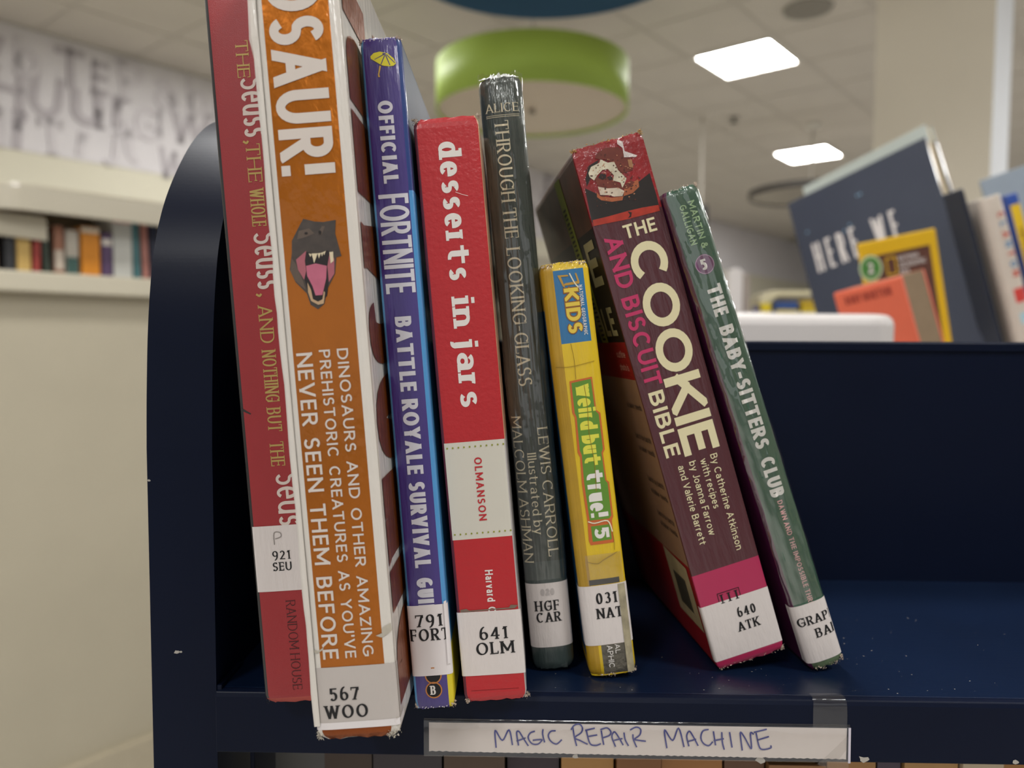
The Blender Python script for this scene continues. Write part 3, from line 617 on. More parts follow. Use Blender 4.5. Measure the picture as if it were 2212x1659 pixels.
spec = [ # x centre, width, height, colour, lean, band, label
 (-.125, .022, .105, '2a2c30', 0, None, 'black book below the cream hanging panel on the left shelf'),
 (-.094, .030, .120, 'c9a862', 0, ('a8503a', .86, .96), 'tan book with red top band under the cream hanging panel'),
 (-.066, .016, .112, '9c3b35', 2, None, 'thin red book beside the tan one on the left shelf'),
 (-.040, .016, .120, '2e3a30', -3, None, 'dark green book tilted beside the thin red one'),
 (-.012, .022, .126, '9b6b55', 0, ('c8bcae', .1, .5), 'brown and cream book right of the dark green one'),
 (.020, .030, .118, 'bdb6aa', 0, ('3a5a55', .02, .4), 'grey paperback with dark teal foot on the left shelf'),
 (.066, .046, .131, 'd98a1f', 0, ('e8dfcc', .88, .98), 'orange book with white top band on the left shelf'),
 (.108, .026, .120, '5a4468', 0, ('ded8d0', .72, .86), 'purple book with white patch beside the orange one'),
 (.150, .050, .165, 'c6c7c2', 0, ('d06a70', .92, .99), 'tall pale grey book with pink top on the left shelf'),
 (.190, .016, .186, '4c7a80', -2, None, 'teal book right of the tall pale grey one'),
 (.214, .016, .184, 'b37a70', -2, None, 'salmon pink book beside the teal one'),
 (.242, .026, .184, '22283f', -2, None, 'navy book between salmon and beige books on the left shelf'),
 (.270, .014, .186, 'a59884', -3, None, 'narrow taupe book right of the navy one'),
 (.300, .030, .190, 'bdae98', -2, None, 'broad beige book nearest the cart on the left shelf'),
 (.345, .040, .186, 'cbbda6', 0, None, 'pale beige book hidden half behind the cart panel'),
 (-.170, .034, .062, 'b89a88', 0, None, 'short pink-brown book at the far left end of the shelf'),
 (-.225, .03, .058, 'c8bfa0', 0, None, 'short cream book at the far left end of the shelf'),
]
for x, sx, sz, c, ln, band, lab in spec:
    loc = (Vector((U0.x, U0.y, 0)) + E1*x + E2*.03); loc.z = bz
    block('book', lab, loc, ROOM @ Matrix.Rotation(R(ln), 3, 'Y'), sx, .13, sz, c, group='books on the cream wall shelf', band=band)
# a small flat pile at far left, lying across
for k_, (c, lab, th_, px_) in enumerate([('e9dfd0', 'white book lowest in the flat pile on the left shelf', .011, -.245), ('d9604f', 'red book in the middle of the flat pile on the left shelf', .013, -.248), ('d56a8a', 'pink book near the top of the flat pile on the left shelf', .013, -.25), ('ee9a30', 'orange book topmost of the flat pile on the left shelf', .012, -.253)]):
    loc = Vector((U0.x, U0.y, 0)) + E1*px_ + E2*.03; loc.z = bz+.063+sum((.011, .013, .013, .012)[:k_])+.0006*k_
    block('book', lab, loc + Vector((0, 0, th_/2)), ROOM @ Matrix.Rotation(R(90), 3, 'Y'), th_, .12, .09, c, group='flat pile on the cream wall shelf')
# ================================================================ FAR SHELVES seen past the green book
m_white = mat('white_enamel', 'd9d4d2', .3, coat=.4, var=.02, vscale=5)
def wshelf(label, p0, p1, ztop, zbot, depth, r=.05, bev=.01):
    """white rounded-end shelf rail from p0 to p1"""
    dx = (p1-p0); L = dx.length; ang = math.atan2(dx.y, dx.x)
    t = thing('white_shelf', label, 'shelf', (p0.x, p0.y, 0), Matrix.Rotation(ang, 3, 'Z'))
    pl = [(0, 0)] + [(L-r+r*math.sin(R(a)), r-r*math.cos(R(a))) for a in range(0, 91, 15)] + [(L, depth), (0, depth)]
    prism('shelf_board', pl, 'z', zbot, ztop, m_white, t, bev, 3)
    for x in (.04, L-.06): box('support', x, x+.02, depth*.4, depth*.4+.02, FZ, zbot, m_white, t)
    return t
p0, p1 = at(1380, 700, .84), at(1962, 700, .84)
wshelf('white rounded display shelf behind the cart, in front of the orange book', p0, p1, EYE.z+(735-674)/FPX*.84, EYE.z-.03, .10, .04, .012)
p0, p1 = at(1500, 680, 2.4), at(2300, 690, 2.4)
wshelf('second white display shelf farther back carrying yellow and blue books', p0, p1, EYE.z+(735-672)/FPX*2.4, EYE.z-.02, .3, .04, .01)
zt2 = EYE.z+(735-672)/FPX*2.4+.0006
# rounded white rack end and white upright
t = thing('magazine_rack', 'cream rack with a rounded top on the farther white shelf', 'rack', at(1640, 672, 2.52), (0, 0, 0)); t.location.z = zt2
pts = [(0, 0)] + [(.05-.05*math.cos(R(a)), .035+.04*math.sin(R(a))) for a in range(0, 91, 15)] + [(.4, .075), (.4, .058), (.06, .055), (.03, .03), (.02, 0)]
prism('frame', pts, 'y', 0, .12, mat('rack_cream', 'd8cfae', .3, coat=.4), t, .004)
box('back_plate', .03, .4, .11, .118, 0, .055, m_white, t)
t = thing('white_panel_end', 'tall white shelf end standing just right of the green book', 'shelf end', at(1596, 672, 2.5)); t.location.z = zt2
prism('upright', [(-.032, 0), (.012, 0), (.012, .13), (.004, .143), (-.02, .145), (-.032, .135)], 'y', 0, .1, m_white, t, .004)
prism('grey_edge', [(.013, 0), (.035, 0), (.035, .11), (.03, .125), (.013, .13)], 'y', 0, .1, mat('edge_grey', '9b9088', .6), t, .004)
for k_, (px, c, wd, hh, lab) in enumerate([(1637, '3a3f7a', .012, .02, 'violet booklet on the farther white shelf'), (1655, 'd8c020', .03, .03, 'yellow booklet at the left end of the rack'), (1700, '2d4c86', .07, .036, 'blue and yellow book lying in the rack'), (1755, 'b89a20', .07, .04, 'mustard book right of the blue one in the rack')]):
    p = at(px, 672, 2.46); p.z = zt2
    block('book', lab, p, Matrix.Rotation(0, 3, 'Z'), wd, .04, hh, c, group='booklets in the far rack', band=('d8c020', .02, .25))
# ================================================================ BOOKS LEANING BEHIND THE CART, right
T0 = at(1900, 742, 1.45)
shz = EYE.z-.125
tb_ = thing('white_book_truck', 'grey-white truck shelf under the leaning picture books at right', 'cart', (T0.x, T0.y, 0), Matrix.Rotation(R(-8), 3, 'Z'))
box('top_shelf', -.28, .75, -.5, .3, shz-.02, shz, m_white, tb_, .006)
for x in (-.26, .72):
    for y in (-.48, .27): box('leg', x, x+.02, y, y+.02, FZ+.06, shz-.02, m_white, tb_)
for x in (-.25, .73):
    for y in (-.47, .28):
        o = lathe('castor', [(0, -.012), (.03, -.012), (.03, .012), (0, .012)], mat('castor_rubber', '2a2a2a', .7), tb_, 20); o.rotation_euler = (R(90), 0, 0); o.location = (x, y, FZ+.03)
def facing(name, label, px, py, dist, yaw, lean, w, h, d, mats, roll=0, front=(), left=(), right=(), b=.002, hard=True, group='picture books leaning at right', pages=None):
    """book whose front cover is turned to the viewer; (px, py) fixes its lower left corner"""
    p = at(px, py, dist)
    rot = Matrix.Rotation(R(yaw), 3, 'Z') @ Matrix.Rotation(R(lean), 3, 'X') @ Matrix.Rotation(R(roll), 3, 'Y')
    ax = rot @ Vector((0, 0, 1)); t_ = (p.z-shz-.0008)/ax.z; p = p-ax*t_+Vector((0, 0, .014 if roll else 0)); h += t_-(.014 if roll else 0)   # slide down its own length until it stands on the truck
    front = [(r[0], r[1], r[2]+t_, r[3]+t_, r[4]) for r in front]
    bk = Book(name, label, 0, 0, 0, 0, 0, w, h, d, b=b, mats=mats, front=front, left=left, right=right, hard=hard, loc=p, rotm=rot, group=group, pages=pages, tb=.003)
    bk.t = t_; return bk
m_grey = mat('pale_grey_board', 'a9b0aa', .35, coat=.3, var=.04, vscale=20); m_pg = mat('shiny_pages', 'b5aeb0', .7, bump=1, bscale=(60, 60, 60))
m_navy = mat('navy_board', '2c3242', .35, coat=.5, var=.06, vscale=20); m_navy2 = mat('navy_dark', '121b2e', .4, coat=.4)
b1 = facing('book', 'tall pale grey book leaning at the back, topmost of the group', 1850, 760, 1.60, -140, 18, .032, .368, .262, [m_grey, mat('grey_spine', '8d938e', .4)])
b2 = facing('book', 'dark navy picture book with white hand-lettered title', 1812, 765, 1.45, -140, 17, .045, .300, .262, [m_navy, m_navy2], left=[(0, .3, 1)])
pw = []
for s_, y0 in (('HERE', .026), ('WE', .140)):
    pl, W = text(s_, .056, wt=.095, xs=.36, track=.2); pw += place(pl, y0, .150+b2.t, 'h')
b2.print('title', pw, mat('chalk_white', 'c9c2be', .7), .0004, 'right')
stars = [ell(random.uniform(.02, .22), random.uniform(.2, .28)+b2.t, .002, .002, 6) for _ in range(6)]
b2.print('star_dots', stars, mat('pale_blue_ink', '7aa0b8', .6), .0004, 'right')
m_yel = mat('yellow_cover', 'd6ab16', .35, coat=.4, var=.04); m_brn = mat('brown_print', '5a342a', .4, coat=.4, var=.5, vscale=30)
b3 = facing('book', 'yellow-bordered thin book with a green round badge, behind the orange paperback', 1885, 748, 1.12, -78, 12, .006, .150, .125, [m_yel, mat('dark_edge', '27343a', .5)], left=[(0, .3, 1)], hard=False, b=.001)
b3.print('cover_photo', [rect(.020, .112, .02, .128+b3.t)], m_brn, .0003, 'right')
b3.print('badge', [ell(.012, .112+b3.t, .016, .019)], mat('badge_green', '3f7a33', .5), .0006, 'right')
b3.print('badge_rim', ring(.012, .112+b3.t, .0155, .0185), mat('badge_rim', 'b9c9a0', .5), .0007, 'right')
b3.words('badge_figure', '2', .007, .104+b3.t, .016, mat('chalk_white', 'c9c2be', .7), side='right', d='h', lift=.0009, wt=.22)
b3.print('frame_logo', [rect(a+.0-.012, c-.012, d+b3.t-.016, e+b3.t-.016) for a, c, d, e in ((.049, .051, .112, .138), (.064, .066, .112, .138), (.049, .066, .112, .114), (.049, .066, .136, .138))], m_yel, .0006, 'right')
for k_, s_ in enumerate(('NATIONAL', 'GEOGRAPHIC', 'KIDS')): b3.words('lettering', s_, .058, .114+b3.t-.010*k_, .007, mat('chalk_white', 'c9c2be', .7), side='right', d='h', lift=.0006, wt=.16, xs=.8)
m_or = mat('orange_cover', 'e2694c', .45, coat=.3, var=.12, vscale=15); m_pp = mat('old_pages', '8a755c', .85, bump=1, bscale=(900, 40, 40), var=.1, vscale=60)
b4 = facing('book', 'thick orange paperback with brown page edges, in front of the yellow-bordered book', 1892, 800, 1.08, -152, 9, .048, .122, .104, [m_or], hard=False, b=.001, pages=m_pp, roll=14)
b4.words('title', 'RORY NORTON', .016, .088+b4.t, .011, mat('dark_orange_ink', '9c3a2c', .5), length=.07, side='right', d='h', lift=.0004, wt=.22)
# spines turned to the viewer at far right
LEAN = Matrix.Rotation(R(2), 3, 'Z') @ Matrix.Rotation(R(-17), 3, 'Y')
def stand(px, py, dist):
    p = at(px, py, dist); ax = LEAN @ Vector((0, 0, 1)); t_ = (p.z-shz-.0008)/ax.z; return p-ax*t_, t_
P5, t5 = stand(2170, 780, 1.18); P6, t6 = stand(2214, 790, 1.17); P7, t7 = stand(2268, 790, 1.21)
b5 = Book('book', 'thin navy book edge rising right of the tall pale grey one', 0, 0, 0, 0, 0, 0.006, .272+t5, .045, mats=[m_navy2], loc=P5, rotm=LEAN, group='picture books leaning at right')
m_iv = mat('ivory_spine', 'c2b7ab', .45, coat=.3, var=.05); m_rd = mat('red_block', 'c43a34', .45)
b6 = Book('book', 'ivory book with red and blue lettering down its rounded spine', 0, 0, 0, 0, 0, .034, .262+t6, .07, b=.012, p=2.4, mats=[m_iv, m_rd, mat('sky_block', '9fc0cc', .5)], front=[(.012, .05, .095+t6, .117+t6, 1), (.012, .05, .062+t6, .079+t6, 2)], loc=P6, rotm=LEAN, group='picture books leaning at right')
cols = [mat('ink_red', 'b8402f', .5), mat('ink_blue', '5f86a8', .5)]
for k_, ch in enumerate('CLANTON'):
    b6.words('letter', ch, .017, .235+t6-.0152*k_, .012, cols[(0, 1, 0, 1, 0, 1, 0)[k_]], wt=.24, lift=.0003)
m_bl = mat('blue_spine', '2a4c9c', .4, coat=.3); m_ye = mat('yellow_block', 'd9b41c', .45)
b7 = Book('book', 'blue book with a long yellow title panel on its spine', 0, 0, 0, 0, 0, .018, .276+t7, .07, mats=[m_bl, m_ye], front=[(.002, .02, .143+t7, .259+t7, 1)], loc=P7, rotm=LEAN, group='picture books leaning at right')
b7.words('title', 'THE STORIES', .006, .223+t7, .008, mat('brown_ink', '7a5a20', .5), length=.06, wt=.18, lift=.0003)
b8 = facing('book', 'blue-grey book at the far right edge, behind the blue and yellow one', 2235, 770, 1.46, -118, 17, .022, .35, .2, [mat('bluegrey_board', '8b96a2', .4, coat=.3), mat('bluegrey_spine', '6f7983', .4)], left=[(0, .4, 1)])
# ================================================================ THE NAVY CART
m_cart = mat('navy_enamel', '0a1226', .38, coat=.0, var=.12, vscale=14, bump=.04, bscale=(500, 500, 500), spec=.13)
m_cshelf = mat('navy_shelf_top', '0b1a33', .34, coat=.2, coat_rough=.2, var=.25, vscale=9, bump=.08, bscale=(60, 500, 500), spec=.4)
m_chip = mat('chipped_primer', 'a9a49c', .7)
cart = thing('book_cart', 'dark navy enamelled steel library cart with rounded end panel', 'cart', (0, 0, 0))
prof = [(-.0042, FZ+.1), (-.0042, .100), (-.0031, .123), (-.001, .148), (.0022, .168), (.0068, .185), (.0157, .203), (.0296, .221), (.0468, .2377), (.0655, .2497), (.087, .2575), (.112, .2625), (.16, .2635)]
prof = prof + [(.31-a, b) for a, b in prof[::-1]]
i0 = 1; arc_ = smooth_pts(prof[i0:-i0], 10); pts = [prof[0]] + arc_ + [prof[-1]]
def end_panel(x0, x1): 
    n = len(pts); me = prism('end_panel', pts, 'x', x0, x1, m_cart, cart, .0018, 3); return me
end_panel(-.156, -.129); end_panel(.744, .771)
box('shelf', -.129, .744, -.0030, .153, -.004, 0, m_cshelf, cart, .0012, 3)
prism('shelf_lip', [(-.0056, -.0262), (-.0056, -.0026), (-.0048, -.0008), (-.003, -.0001), (.0, -.0002), (.0, -.003), (-.0036, -.004), (-.0036, -.0262)], 'x', -.129, .744, m_cart, cart, .0004)
box('corner_gusset', -.129, -.1268, -.0040, .02, -.0262, .0016, m_cart, cart, .0005)
box('divider', -.129, .744, .153, .157, -.02, .1442, m_cart, cart, .0008)
prism('divider_top_rail', [(.1515, .1395), (.1585, .1395), (.1585, .1442), (.1575, .1452), (.1525, .1452), (.1515, .1442)], 'x', -.129, .744, m_cart, cart, .0004)
box('shelf', -.129, .744, .157, .313, -.004, 0, m_cshelf, cart, .0012)
box('shelf_lip', -.129, .744, .311, .3145, -.026, .0, m_cart, cart, .0006)
box('lower_shelf', -.129, .744, -.003, .313, -.345, -.341, m_cshelf, cart, .0012)
box('lower_shelf_lip', -.129, .744, -.0056, -.003, -.367, -.341, m_cart, cart, .0006)
box('lower_divider', -.129, .744, .153, .157, -.341, -.17, m_cart, cart, .0008)
box('inner_upright', -.1215, -.1195, .012, .04, -.341, -.0262, m_cart, cart, .0005)
for x in (-.142, .757):
    for y in (.02, .29):
        o = lathe('castor', [(0, -.015), (.045, -.015), (.05, -.008), (.05, .008), (.045, .015), (0, .015)], mat('castor_rubber', '2a2a2a', .7), cart, 28); o.rotation_euler = (R(90), 0, 0); o.location = (x, y, FZ+.05)
        box('castor_fork', x-.012, x+.012, y-.02, y+.02, FZ+.05, FZ+.11, mat('castor_steel', '77777a', .35, metal=.8), cart)
# chips in the paint
random.seed(3); mb = MB()
def chip(x, y, z, r, n, nrm):
    pl = [(math.cos(2*math.pi*i/n)*r*random.uniform(.4, 1)*1.6, math.sin(2*math.pi*i/n)*r*random.uniform(.4, 1)) for i in range(n)]
    mb.add([(x+a, y, z+b) if nrm == 'y' else (x+a, y+b, z) for a, b in pl], [tuple(range(n)) if nrm == 'y' else tuple(range(n))])
chip(-.1452, -.0043, .0155, .0011, 8, 'y'); chip(-.1437, -.0043, .0156, .0006, 7, 'y'); chip(-.1553, -.0043, .087, .0006, 7, 'y')
chip(.0955, -.0058, -.0258, .0016, 8, 'y'); chip(.137, -.0058, -.0247, .0018, 8, 'y'); chip(.198, -.0058, -.0250, .0012, 8, 'y'); chip(.02, -.0058, -.0254, .0012, 7, 'y')
for _ in range(150):
    r_ = random.choice([.0001, .00013, .00018, .00028]); chip(random.uniform(.0, .24), random.uniform(0, 1)**1.6*.09, .00006, r_, 6, 'z')
mb.build('paint_chips', m_chip, cart)['kind'] = 'stuff'
# ================================================================ SIGN on the shelf lip
sg = thing('shelf_label', 'clear plastic sleeve with handwritten paper strip taped to the cart shelf edge', 'label', (0, -.0058, 0))
m_sl = film('clear_sleeve', .12, .10, (.97, .97, .97, 1)); m_tape = film('clear_tape', .1, .08, (.95, .94, .93, 1)); m_strip = mat('strip_paper', 'd2c8c2', .7, var=.03, vscale=30)
z_t = lambda x: -.0105+.0000*x
NX = 40; v = []; f = []
for i in range(NX+1):
    x = -.0424+(.1310+.0424)*i/NX; bow = -.0016*math.exp(-((x+.04)/.02)**2)*0 - .0006
    for z_, dy in ((-.0102, 0), (-.0112, bow), (-.0245, bow), (-.0262, 0)): v.append((x, dy-.0002, z_))
for i in range(NX):
    for k_ in range(3): f.append((i*4+k_, i*4+k_+1, (i+1)*4+k_+1, (i+1)*4+k_))
mesh_obj('sleeve', v, f, m_sl, sg, smooth=True)
mb = MB(); random.seed(5)
top = []; bot = []
n = 120
for i in range(n+1):
    x = -.0403+(.1298+.0403)*i/n
    top.append((x, -.0116+.0003*math.sin(x*60)*math.exp(-(x+.04)*30))); bot.append((x, -.0241-.0006*(x+.04)/.17+(.00035 if i % 2 else 0)*random.uniform(.3, 1)))
vv = [(x, -.0004, z) for x, z in top] + [(x, -.0004, z) for x, z in bot]
ff = [(i, n+1+i, n+2+i, i+1) for i in range(n)]
mesh_obj('paper_strip', vv, ff, m_strip, sg)
def zA(P): return [(900+x/3.6867, 1500+y/3.6867) for x, y in P]
def zB(P): return [(1500+x/3.107, 1500+y/3.107) for x, y in P]
HW = [zA(p) for p in [
 [(640, 408), (632, 270), (690, 350), (742, 265), (770, 385)],
 [(818, 388), (803, 290), (822, 278), (855, 330), (895, 392)], [(806, 355), (872, 330)],
 [(945, 275), (910, 290), (895, 330), (925, 375), (970, 380), (1000, 355), (998, 342), (935, 348)], [(1012, 262), (1010, 300), (1025, 362)],
 [(1110, 270), (1075, 275), (1055, 310), (1075, 355), (1120, 378), (1160, 345)],
 [(1250, 245), (1262, 320), (1280, 390)], [(1237, 258), (1260, 225), (1300, 215), (1325, 245), (1315, 285), (1265, 325), (1310, 350), (1365, 378)],
 [(1350, 265), (1420, 248)], [(1355, 262), (1385, 370), (1430, 388), (1470, 375)], [(1375, 315), (1440, 303)],
 [(1475, 270), (1485, 330), (1495, 380)], [(1470, 258), (1520, 245), (1550, 275), (1540, 305), (1490, 325)],
 [(1588, 395), (1560, 320), (1575, 278), (1600, 300), (1648, 382)], [(1580, 345), (1640, 332)],
 [(1655, 285), (1665, 340), (1690, 388)],
 [(1725, 300), (1730, 340), (1755, 398)], [(1705, 260), (1750, 238), (1785, 255), (1780, 300), (1740, 335), (1770, 345), (1825, 352)],
 [(1995, 405), (1975, 260), (2040, 345), (2085, 245), (2130, 395)], [(2168, 388), (2150, 310), (2170, 270), (2200, 310), (2240, 385)], [(2163, 352), (2222, 335)]]]
HW += [zB(p) for p in [[(90, 215), (55, 225), (42, 270), (60, 310), (95, 325), (120, 300)], [(125, 230), (140, 320)], [(180, 235), (185, 300), (198, 350)], [(130, 290), (192, 278)],
 [(232, 235), (250, 335)], [(318, 355), (303, 237), (330, 265), (378, 345), (370, 240), (390, 245)], [(395, 232), (475, 212)], [(408, 240), (430, 330), (455, 350), (505, 340), (507, 325)], [(420, 285), (490, 262)]]]
K_ = .1898e-3; ink = []
for P in HW:
    Q = smooth_pts([(-.0422+(x-918)*K_, -.0105-(y-1549-(x-918)*.012)*K_) for x, y in P], 5)
    ink += pen(Q, .00062)
flat_mesh('handwriting', ink, lambda a, b, e=0: (a, -.0006-e, b), mat('blue_pen', '2c3280', .5), sg)
# tape folded over the shelf edge at the right, and its tail below
v = []; f = []
pa = [(-.0002, -.0104-.003), (-.0003, -.0068), (-.0003, -.003), (-.0003+.0002, -.0006), (.0012, .0005), (.0048, .0004)]
for k_, (y, z) in enumerate(pa):
    for i, x in enumerate((.1160, .1200, .1245, .1298)):
        v.append((x+random.uniform(-.0002, .0002)-(.0008*k_/5 if i == 3 else 0), y-.0001*random.random()*(i % 2), z))
for k_ in range(len(pa)-1):
    for i in range(3): f.append((k_*4+i, k_*4+i+1, (k_+1)*4+i+1, (k_+1)*4+i))
mesh_obj('tape', v, f, m_tape, sg, smooth=True)
mesh_obj('tape', [(.1225, -.0007, -.0225), (.1310, -.0007, -.0135), (.1312, -.0008, -.0262), (.1312, .0005, -.0345), (.127, .0003, -.0318), (.124, -.0004, -.0290), (.118, -.0006, -.0268)], [(0, 6, 5, 4, 3, 2, 1)], m_tape, sg)
mesh_obj('tape_edge', [(.1302, -.0009, -.0112), (.1312, -.0009, -.0112), (.1314, -.0009, -.026), (.1304, -.0009, -.026)], [(0, 3, 2, 1)], mat('tape_edge_white', 'c9c4cf', .4), sg)
# ================================================================ BOOKS ON THE LOWER SHELF (only their tops show under the lip)
random.seed(9)
xx = -.098
lows = [('4a3a30', 'dark brown book at the left end of the lower shelf'), ('3b3438', 'charcoal book beside it on the lower shelf'), ('5a4636', 'umber book on the lower shelf below the big orange spine'), ('3c3038', 'plum book on the lower shelf below the purple paperback'),
        ('b98a4e', 'ochre book on the lower shelf under the left end of the sign'), ('8a5c34', 'chestnut book on the lower shelf under the sign'), ('a8743f', 'tan book on the lower shelf under the sign'), ('6a4a34', 'brown book on the lower shelf under the middle of the sign'),
        ('9c6f45', 'light brown book on the lower shelf under the sign'), ('a87c48', 'amber book on the lower shelf under the right part of the sign'), ('4b3f4f', 'dark violet book on the lower shelf right of centre'), ('b58b55', 'sand coloured book on the lower shelf'), ('c9b79b', 'cream book on the lower shelf under the tape'), ('a9763c', 'orange-brown book on the lower shelf'), ('3b3a38', 'black book on the lower shelf near the right'), ('c0b6a4', 'pale book on the lower shelf near the right'), ('b07c42', 'golden brown book at the right of the lower shelf'), ('8f6238', 'rust brown book at the right edge of the lower shelf')]
for k_, (c, lab) in enumerate(lows):
    wd = (.024, .034, .03, .026, .026, .022, .03, .02, .028, .024, .012, .026, .02, .022, .01, .018, .03, .03)[k_]
    block('book', lab, Vector((xx+wd/2, .045+random.uniform(-.004, .004), -.341)), (0, 0, 0), wd-.0012, .1, random.uniform(.284, .300), c, pcol=('b8894e' if k_ > 3 else '4a4038'), group='books on the lower cart shelf'); xx += wd
# ================================================================ THE LEANING BOOKS ON THE CART
random.seed(21)
m_lab = mat('label_paper', 'd3cbc8', .55, coat=.35, coat_rough=.18, var=.03, vscale=60, bump=.5, bscale=(500, 500, 120))
m_lab2 = mat('label_paper_bright', 'dcd6d6', .5, coat=.3, coat_rough=.2, var=.02, vscale=60)
m_ink = mat('black_ink', '1d1c1e', .5, spec=.3)
m_white_i = mat('white_ink', 'ded9d4', .5, var=.02)
JACK = dict(coat=.8, coat_rough=.09, bump=1, bscale=(420, 420, 60))
def label_text(bk, rows, tilt=0, **k):
    """call-number rows: (string, x0, x1, baseline z, height)"""
    pl = []
    for s_, x0, x1, z0, h in rows:
        p, W = text(s_, h, x1-x0, **dict(SERIFB, **k)); pl += place(p, x0, z0, 'h', tilt)
    return bk.print('call_number', pl, m_ink, .00032)
# ---- 1 red book at the panel
m_sred = mat('seuss_red', '931a20', .5, coat=.25, coat_rough=.2, bump=.2, bscale=(3600, 3600, 3600), var=.07, vscale=50)
m_sred2 = mat('seuss_rubbed', 'a8443a', .6, var=.2, vscale=90); m_sblk = mat('seuss_black', '15100f', .45, coat=.4)
B = Book('book', 'tall red book leaning against the end panel, leftmost on the cart', -.1036, -.0187, 4.1, 1.2, 0, .0232, .2985, .168, b=.0022, p=5, soft=.002,
         mats=[m_sred, m_sblk, m_sred2], front=[(0, .0015, 0, .3, 1), (0, .0232, 0, .0022, 2)], left=[(0, .3, 1)])
m_cream = mat('cream_foil', 'cdbfb6', .45, var=.03); m_gold = mat('gold_foil', 'b49a58', .4, metal=.25, var=.08, vscale=200); m_black_r = mat('maroon_ink', '40090c', .5)
SE = dict(wt=.085, th=.05, track=.13, serif=.05, st=.035)
def seu(s_, z0, z1, xb=.0125, h=.0062, m=None, **k): return B.words('title', s_, xb, z0, h, m or m_gold, length=z0-z1, **dict(dict(wt=.13, th=.07, serif=.07, st=.05, track=.12), **k))
seu('THE', .2562, .2425, .0105, .0048)
seu('THE', .2178, .2035, .0112, .0054); seu('WHOLE', .2010, .1868, .0112, .0054, xs=1)
seu('AND', .1566, .1422, .0106, .0054); seu('NOTHING', .1395, .1195, .0106, .0054); seu('BUT', .1172, .1080, .0106, .0054); seu('THE', .1040, .0945, .0106, .0054)
SW = dict(wt=.12, th=.10, track=.10, serif=0, st=0)
for z0, z1, xb in ((.2425, .2200, .0112), (.1845, .1625, .0112), (.0915, .0705, .0118)):
    P, W1 = text('S', .0105, .0045, wt=.11, th=.1); Lw = z0-z1
    B.print('title', place(P, xb, z0, 'down'), m_cream, .00014)
    B.words('title', 'euss' if z1 > .1 else 'eus', xb, z0-.0052, .0108, m_cream, length=Lw-.0056, **SW)
for z in (.2188, .1610): B.print('comma', place(pen(smooth_pts([(0, 0), (.0006, -.0006), (0, -.0016)], 3), .0008), .0122, z, 'down'), m_gold)
B.words('title', 'HAT', .0100, .2990, .006, m_black_r, length=.014, wt=.1) if False else None
B.words('publisher_name', 'RANDOM HOUSE', .0116, .0412, .0037, m_black_r, length=.0358, wt=.1, th=.045, serif=.06, st=.035, track=.16)
B.print('ink_stroke', [mm([(.4, 118.2), (2, 117.2), (4.4, 115.6), (4.2, 115.1), (1.9, 116.3), (.4, 117.2)])], m_sblk)
B.wrap('spine_label', .0452, .0712, m_lab, x0=.0009, x1=.0228)
label_text(B, [('921', .0080, .0152, .0578, .0034), ('SEU', .0078, .0152, .0533, .0034)], wt=.17, th=.1)
B.print('pencil_mark', place(pen(smooth_pts([(0, 0), (.0002, .0045), (.0025, .0046), (.0028, .003), (.0006, .0022)], 4), .0004), .0092, .0638, 'h'), mat('pencil_grey', '8f8783', .6), .0003)
B.fray([(.001, .001, .0008, .0008)], m_sblk, 14, .0004)
# ---- 2 big white and orange dinosaur book
m_jw = mat('white_jacket', 'd6d0c8', .42, coat=.8, coat_rough=.15, bump=1, bscale=(260, 260, 40), var=.04, vscale=30)
m_of = mat('orange_foil', 'bd6c18', .30, metal=.7, bump=1, bscale=(160, 160, 80), var=.3, vscale=14, coat=.5, coat_rough=.12)
m_of2 = mat('copper_foil', '8a4518', .32, metal=.6, bump=1, bscale=(300, 300, 90), var=.2, vscale=60)
m_torn = mat('torn_jacket', 'b5aea0', .6, var=.15, vscale=90)
W_ = .0300
B = Book('book', 'huge white and orange foil book with roaring reptile head on the spine, nearest the camera', -.0750, -.0462, 4.5, .8, -.2, W_, .2910, .186, b=.0022, p=5, soft=.0022,
         mats=[m_jw, m_of, m_of2, m_jw], front=[(.0034, .0262, .0268, .291, 1), (.0018, .0268, 0, .0042, 2)])
B.wrap('spine_label', .0043, .0270, mat('label_band', 'b9b1ac', .5, coat=.5, coat_rough=.15, var=.04, vscale=30, bump=.5, bscale=(200, 200, 80)), dl=.004, dr=.006, lift=.00015)
B.wrap('label_lower_band', .0043, .0068, m_lab2, dl=.004, dr=.006, lift=.00025)
label_text(B, [('567', .0056, .0163, .0148, .0046), ('WOO', .0034, .0190, .0083, .0048)], wt=.2, th=.1)
m_si = mat('silver_white', 'd0c6be', .35, var=.04)
pl, W1 = text('OSAUR!', .0186, .0685, wt=.19, th=.17, track=.10)
B.print('title', place(pl, .0052, .2690, 'down'), m_si, .0002)
for s_, xb, h, z0, z1 in (('DINOSAURS AND OTHER AMAZING', .0189, .0039, .1400, .0302), ('PREHISTORIC CREATURES AS YOU\'VE', .0126, .0039, .1400, .0300), ('NEVER SEEN THEM BEFORE', .0046, .0056, .1394, .0300)):
    B.words('lettering', s_, xb, z0, h, m_si, length=z0-z1, wt=.17, th=.15, track=.16, space=.5, lift=.0002)
A = {k: mm(v) for k, v in DINO_ART.items()}
m_hide = mat('hide_print', '3f352f', .5, var=.45, vscale=260, coat=.3)
B.print('reptile_head', [A['hide']], m_hide, .00016, label='printed dinosaur head with open jaws')
hd = lambda n, ks, c, l: B.print(n, [A[k] for k in ks], mat('print_'+c, c, .5, var=.12, vscale=250), l)
hd('head_shade', ['side', 'brow', 'snout'], '5a4c42', .00019)
hd('open_mouth', ['mouth'], '170d10', .00022); hd('cheeks', ['pinkl', 'pinkr'], 'a35a66', .00025); hd('tongue', ['tongue'], 'b8627a', .00028)
